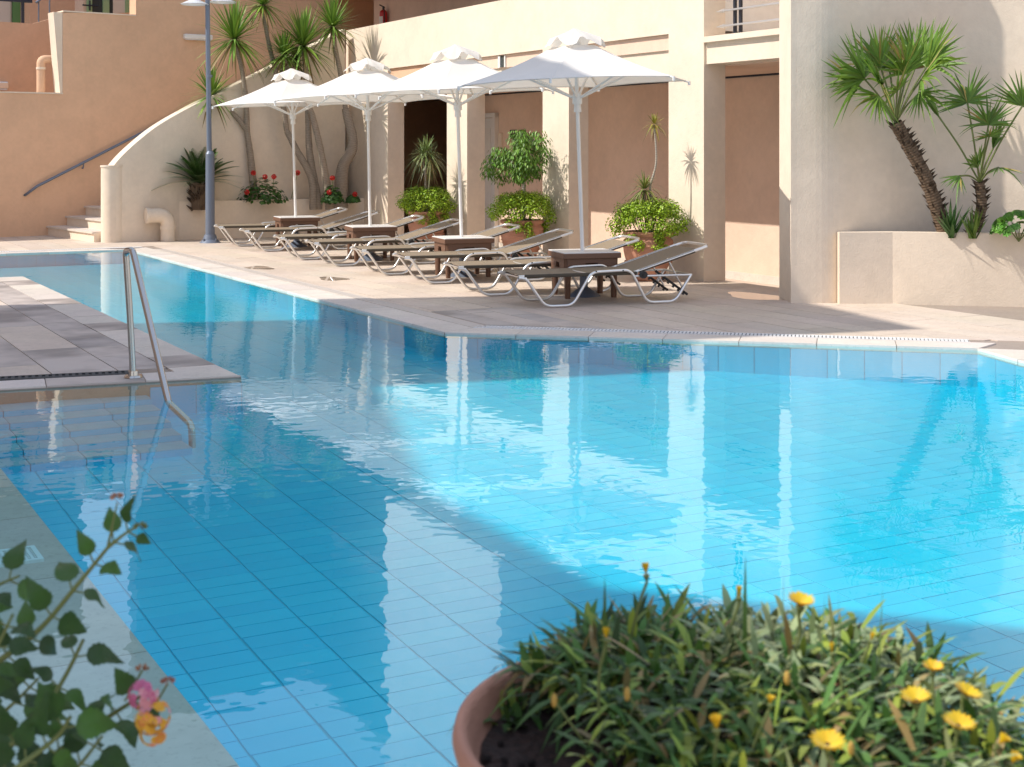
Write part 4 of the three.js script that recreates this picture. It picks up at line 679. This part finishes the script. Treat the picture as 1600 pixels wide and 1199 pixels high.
// ---------- foreground: bowl of gazanias on a low wall, lantana ----------
{
  const w = thing('low_parapet', 'low cream wall carrying the flower bowl at the edge of the pool', 'wall', [0.22, 0, -1.62]);
  part('wall', span(-0.7, 1.6, -0.1, 0.418, -0.28, 0.28), M.cream, w); part('coping_slab', rbox(2.36, 0.05, 0.62, 0.012, 0.45, 0.443, 0), M.coping[0], w);
}
const bowl = V(0.225, 0.468, -1.6);
{
  const t = thing('flower_bowl', 'wide terracotta bowl of yellow gazanias in front of the pool', 'pot', [bowl.x, bowl.y, bowl.z]);
  part('bowl', lathe([[0, 0], [0.17, 0], [0.2, 0.03], [0.255, 0.2], [0.283, 0.335], [0.289, 0.352], [0.293, 0.366], [0.290, 0.378], [0.282, 0.381], [0.275, 0.372], [0.268, 0.345], [0.255, 0.32], [0, 0.32]], 72), M.clay, t);
  { const g = new THREE.CircleGeometry(0.262, 48, 0, Math.PI * 2), g2 = new THREE.RingGeometry(0.0, 0.262, 48, 24).rotateX(-Math.PI / 2), p = g2.attributes.position; for (let i = 0; i < p.count; i++) p.setY(i, 0.325 + 0.02 * nB(p.getX(i) * 3, p.getZ(i) * 3) + 0.012 * nC(p.getX(i) * 4, p.getZ(i) * 4)); const uv = g2.attributes.uv; for (let i = 0; i < p.count; i++) uv.setXY(i, p.getX(i), p.getZ(i)); g2.computeVertexNormals(); part('soil', g2, M.soil, t); }
  const crumbs = []; for (let i = 0; i < 120; i++) { const a = rr(0, 6.28), r = 0.255 * Math.sqrt(rnd()); crumbs.push(new THREE.IcosahedronGeometry(rr(0.002, 0.007), 0).translate(r * Math.cos(a), 0.343, r * Math.sin(a))); } stuff(part('soil_crumbs', crumbs, M.soil, t));
  part('twig', rod(V(-0.2, 0.345, 0.1), V(-0.15, 0.36, 0.16), 0.0018, 5), M.bark, t);

  const gz = thing('gazania_plant', 'spreading mound of narrow grey green leaves with yellow daisy flowers', 'flower', [bowl.x, bowl.y, bowl.z]);
  const D = new Leaves(), S = new Leaves(), Y = new Leaves();
  // tufts: the soil on the left front stays bare
const tufts = []; for (let i = 0; i < 190; i++) { const a = i * 2.39996, r = 0.37 * Math.sqrt((i + 0.5) / 190), x = r * Math.cos(a) + 0.06, z = r * Math.sin(a) * 0.85; if (z > -0.1 && x < -0.13 - 0.1 * Math.max(0, 0.1 - z)) continue; if (x < -0.27) continue; tufts.push([x, z]); }
  for (let i = 0; i < 60; i++) { const x = rr(-0.26, -0.05), z = rr(-0.25, -0.08); if (Math.hypot(x, z) < 0.255) tufts.push([x, z]); }
  for (const [x, z] of tufts) {
    const rr0 = Math.hypot(x - 0.05, z), hgt = 0.352 + 0.085 * Math.max(0, 1 - Math.pow(rr0 / 0.36, 2)) + (rr0 > 0.27 ? -0.05 : 0), b = V(x, hgt, z), out = V(x, 0, z).normalize(), silver = x > 0.02 && rnd() < 0.5, n = 24;
    for (let i = 0; i < n; i++) {
      const a = rr(0, 6.283), e = rr(0.1, 1.25), d = V(Math.cos(e) * Math.cos(a), Math.sin(e), Math.cos(e) * Math.sin(a)).addScaledVector(out, 0.35).normalize(), k = rnd();
      const c = silver ? tint([0.28, 0.33, 0.15], 0.4) : k < 0.1 ? tint([0.26, 0.19, 0.07], 0.4) : k < 0.34 ? tint([0.25, 0.32, 0.04], 0.35) : tint([0.055, 0.13, 0.02], 0.6);
      (silver ? S : D).blade(b.clone().add(V(rr(-0.02, 0.02), rr(-0.015, 0.01), rr(-0.02, 0.02))), d, rr(0.03, 0.09), rr(0.007, 0.0135), rr(0.1, 0.9), c, 4, null, (t) => t < 0.6 ? 0.35 + t * 1.1 : (1 - t) * 2.5);
    }
  }
  for (const [px, py, l, dx] of [[945, 900, 0.12, 0], [1068, 905, 0.09, -0.06], [1225, 885, 0.11, 0.02], [1290, 910, 0.13, 0.05], [1310, 925, 0.12, -0.03], [1380, 905, 0.13, 0.05], [1165, 865, 0.16, 0.01], [1340, 960, 0.1, 0.08], [1480, 1020, 0.1, 0.08]]) { const tip = atY(px, py, 1.62).sub(bowl), d = V(dx, 1, 0).normalize(); D.blade(tip.clone().addScaledVector(d, -l), d, l, 0.007, dx * 0.6, tint([0.07, 0.15, 0.03], 0.2), 5); }
  leafPart('green_foliage', D.geo(), gz, M.leafDull); leafPart('silver_foliage', S.geo(), gz, M.leafDull);
  // flowers: [column, row, distance, size, tilt towards, openness]
  const heads = [[1250, 950, 1.60, 0.030, [0.1, 0.9, 0.5], 0.85], [947, 1000, 1.5, 0.018, [0, 1, 0.3], 0.35], [1010, 900, 1.66, 0.022, [-0.1, 1, 0.2], 0.35], [1120, 1142, 1.38, 0.022, [-0.1, 1, 0.3], 0.45], [1293, 1168, 1.36, 0.029, [0, 0.85, 0.6], 1], [1497, 1138, 1.42, 0.028, [0.1, 0.9, 0.5], 1], [1432, 1100, 1.44, 0.028, [-0.1, 0.95, 0.4], 0.9], [1508, 1090, 1.5, 0.028, [0.3, 0.85, 0.4], 0.95], [1560, 1165, 1.45, 0.02, [0.6, 0.8, 0.2], 0.5], [1580, 1195, 1.42, 0.02, [0.4, 0.8, 0.3], 0.5], [1203, 1102, 1.42, 0.014, [0.1, 1, 0.3], 0.5], [1360, 1003, 1.58, 0.014, [0.3, 1, 0.2], 0.3], [1300, 1022, 1.5, 0.016, [0, 1, 0.2], 0.25], [1458, 1052, 1.52, 0.022, [0, 0.9, 0.5], 0.8], [1155, 935, 1.68, 0.02, [0, 1, 0.1], 0.3]];
  for (const [px, py, d, s0, up, open0] of heads) { const s = s0 * 0.66, open = open0 * 0.82;
    const c = atY(px, py, d).sub(bowl), u = V(up[0], up[1], up[2] * 0.3).normalize(), a0 = u.clone().cross(V(0.3, 0.1, 1)).normalize(), f = new Leaves(), n = 15;
    for (let ring = 0; ring < 2; ring++) for (let k = 0; k < n; k++) { const dd = a0.clone().applyAxisAngle(u, (k + ring * 0.5) / n * 6.283).multiplyScalar(Math.max(0.18, open)).addScaledVector(u, 1.05 - open * 0.85 + ring * 0.12).normalize(); f.blade(c.clone().addScaledVector(u, 0.002), dd, s * rr(0.92, 1.05), s * 0.27, 0.05, tint([0.78, 0.53, 0.006], 0.12), 4, dd.clone().cross(u).normalize(), (t) => t < 0.7 ? 0.5 + 0.7 * t : 1 - Math.pow((t - 0.7) / 0.3, 2) * 0.85); }
    const fl = part('flower', f.geo(), M.petal, gz);
    if (open > 0.7) part('flower_centre', new THREE.SphereGeometry(s * 0.16, 12, 8).scale(1, 0.5, 1).applyQuaternion(new THREE.Quaternion().setFromUnitVectors(UPV, u)).translate(c.x + u.x * 0.003, c.y + u.y * 0.003, c.z + u.z * 0.003), mat([0.10, 0.055, 0.012], 0.9), fl);
    part('calyx', new THREE.ConeGeometry(s * 0.3, s * 0.7, 10).rotateX(Math.PI).applyQuaternion(new THREE.Quaternion().setFromUnitVectors(UPV, u)).translate(c.x - u.x * s * 0.3, c.y - u.y * s * 0.3, c.z - u.z * s * 0.3), M.stem, fl);
    part('flower_stalk', spline([c.clone().addScaledVector(u, -s * 0.5), c.clone().add(V(rr(-0.012, 0.012), -0.035, rr(-0.01, 0.005))), c.clone().add(V(rr(-0.03, 0.03), -0.09, -0.015))], 0.0019, 10, 5), M.stem, fl);
  }
  for (const [px, py, d] of [[980, 1085, 1.45], [866, 1095, 1.47], [1230, 1060, 1.45], [1330, 1170, 1.38]]) { const c = atY(px, py, d).sub(bowl); const b = part('flower_bud', new THREE.SphereGeometry(0.0042, 8, 8).rotateX(0.0).scale(0.8, 1.8, 0.8).translate(c.x, c.y, c.z), mat([0.42, 0.26, 0.05], 0.7), gz); part('flower_stalk', rod(c.clone().add(V(0.03, -0.045, -0.01)), c, 0.0014, 5), M.stem, b); }
}
{ // lantana
  const t = thing('lantana_shrub', 'dark leaved lantana branch with a pink and yellow flower head beside the pool', 'shrub'), d0 = 1.62;
  const P = (x, y, d = d0) => atY(x, y, d);
  const leafShape = (bend) => { const n = 14, L = [], pos = [], idx = [], uvs = [], prof = (u) => Math.pow(Math.sin(Math.PI * Math.pow(u, 0.6)), 1.05) * 0.36;
    for (let i = 0; i <= n; i++) { const u = i / n, w = prof(u) * (i % 2 ? 1.08 : 0.93); for (let k = -2; k <= 2; k++) { const v = k / 2; pos.push(u, -bend * u * u - 0.06 * Math.sin(u * 9) * Math.abs(v) + 0.16 * Math.abs(v) * w, w * v); uvs.push(u, v); } }
    for (let i = 0; i < n; i++) for (let k = 0; k < 4; k++) { const a = i * 5 + k; idx.push(a, a + 1, a + 6, a, a + 6, a + 5); }
    const g = new THREE.BufferGeometry(); g.setAttribute('position', new THREE.BufferAttribute(new Float32Array(pos), 3)); g.setAttribute('uv', new THREE.BufferAttribute(new Float32Array(uvs), 2)); g.setIndex(idx); g.computeVertexNormals(); return g; };
  const shapes = [0.1, 0.3, 0.5, 0.75].map(leafShape), mats = [[0.035, 0.075, 0.018], [0.028, 0.062, 0.017], [0.05, 0.10, 0.02], [0.022, 0.05, 0.016]].map((c) => phys([c[0] * 2.0, c[1] * 2.7, c[2] * 1.2], 0.45, { transmission: 0.1, side: THREE.DoubleSide, bumpMap: T.stuccoBump, bumpScale: 0.004 }));
  function leaf(p, dir, size, roll = 0) { const m = part('leaf', shapes[Math.floor(rnd() * 4)], mats[Math.floor(rnd() * 4)], t); const x = dir.clone().normalize(), z = x.clone().cross(V(rr(-0.3, 0.3), 1, 0.9)).normalize(), y = z.clone().cross(x); m.quaternion.setFromRotationMatrix(new THREE.Matrix4().makeBasis(x, y, z)); m.rotateX(roll + rr(-0.5, 0.5)); m.position.copy(p); m.scale.setScalar(size); }
  function branch(pts, r, leaves, size) {
    const q = pts.map((p) => P(...p)), cv = new THREE.CatmullRomCurve3(q); part('stem', taperTube([...q], r, r * 0.5, 30, 8, 0.1), M.stem, t);
    for (let i = 0; i < leaves; i++) { const u = (i + 0.4) / leaves, c = cv.getPointAt(u), tn = cv.getTangentAt(u), side = tn.clone().cross(V(0, 0, 1)).normalize(); for (const s of [-1, 1]) { const e = (i % 2 ? 0.55 : -0.35) + rr(-0.4, 0.4), d = side.clone().multiplyScalar(s).addScaledVector(tn, 0.55).add(V(0, rr(-0.35, 0.15), e)).normalize(), b = c.clone().addScaledVector(d, 0.012); part('leaf_stalk', rod(c, b, 0.0011, 5), M.stem, t); leaf(b, d, size * rr(0.6, 1.0)); } }
    return q[q.length - 1];
  }
  branch([[-40, 1060, 1.66], [60, 985, 1.63], [120, 915], [168, 856]], 0.0042, 6, 0.042);
  branch([[168, 856], [176, 818], [183, 786]], 0.0018, 0, 0.02);
  branch([[168, 856], [190, 838], [214, 822]], 0.0024, 2, 0.032);
  branch([[-30, 1210, 1.6], [60, 1120, 1.6], [100, 1060], [130, 1000]], 0.004, 5, 0.042);
  branch([[20, 1230, 1.55], [110, 1160, 1.57], [170, 1120], [225, 1085, 1.58]], 0.0038, 5, 0.04);
  branch([[-40, 1150, 1.7], [20, 1100, 1.7], [60, 1060, 1.7]], 0.003, 4, 0.045);
  branch([[-30, 1240, 1.5], [40, 1190, 1.5], [90, 1150, 1.52], [110, 1120, 1.52]], 0.004, 5, 0.046);
  branch([[60, 1250, 1.52], [120, 1200, 1.54], [160, 1150, 1.56]], 0.003, 4, 0.04);
  branch([[-40, 960, 1.75], [-10, 920, 1.75], [30, 900, 1.74]], 0.0028, 3, 0.045);
  branch([[-50, 1080, 1.55], [-10, 1020, 1.55], [20, 960, 1.56]], 0.003, 4, 0.044);
  for (const [x, y, c1] of [[183, 780, [0.45, 0.22, 0.12]], [219, 826, [0.20, 0.22, 0.05]], [222, 1048, [0.4, 0.2, 0.1]], [262, 1068, [0.45, 0.2, 0.14]]]) { const G = new Leaves(), c = P(x, y, 1.6); for (let i = 0; i < 26; i++) { const v = ball(); v.y = Math.abs(v.y) * 0.6; G.leaf(c.clone().addScaledVector(v, 0.004), v.clone().add(V(0, 0.5, 0)).normalize(), v.clone().cross(ball()).normalize(), 0.006, 0.004, tint(c1, 0.3), 0.1); } part('bud_cluster', G.geo(), M.petal, t); if (y > 1000) part('stem', rod(c, c.clone().add(V(-0.02, -0.035, 0)), 0.0013, 5), M.stem, t); }
  // flower head: pink florets above, yellow and orange below
  const floret = new Leaves(); for (let k = 0; k < 5; k++) { const a = k * 1.2566, d = V(Math.cos(a), 0.12, Math.sin(a)).normalize(); floret.leaf(V(0, 0, 0), d, V(-d.x * 0.12, 1, -d.z * 0.12).normalize(), 0.0058, 0.0052, [1, 1, 1], 0.05); } const fg = floret.geo();
  const fm = [[0.62, 0.16, 0.30], [0.80, 0.46, 0.03], [0.82, 0.28, 0.10], [0.72, 0.32, 0.36]].map((c) => phys(c, 0.6, { transmission: 0.25, side: THREE.DoubleSide }));
  for (const [x, y, n, r, sel] of [[224, 1086, 34, 0.016, [0, 0, 0, 3]], [238, 1120, 46, 0.019, [1, 1, 2, 1, 3]], [240, 1143, 26, 0.015, [1, 1, 2]]]) { const c = P(x, y, 1.575); for (let i = 0; i < n; i++) { const v = ball(); if (v.z < -0.2) v.z *= -1; const m = part('floret', fg, fm[sel[Math.floor(rnd() * sel.length)]], t); m.position.copy(c).addScaledVector(v, r); m.quaternion.setFromUnitVectors(UPV, v); } }
}
renderer.render(scene, camera);
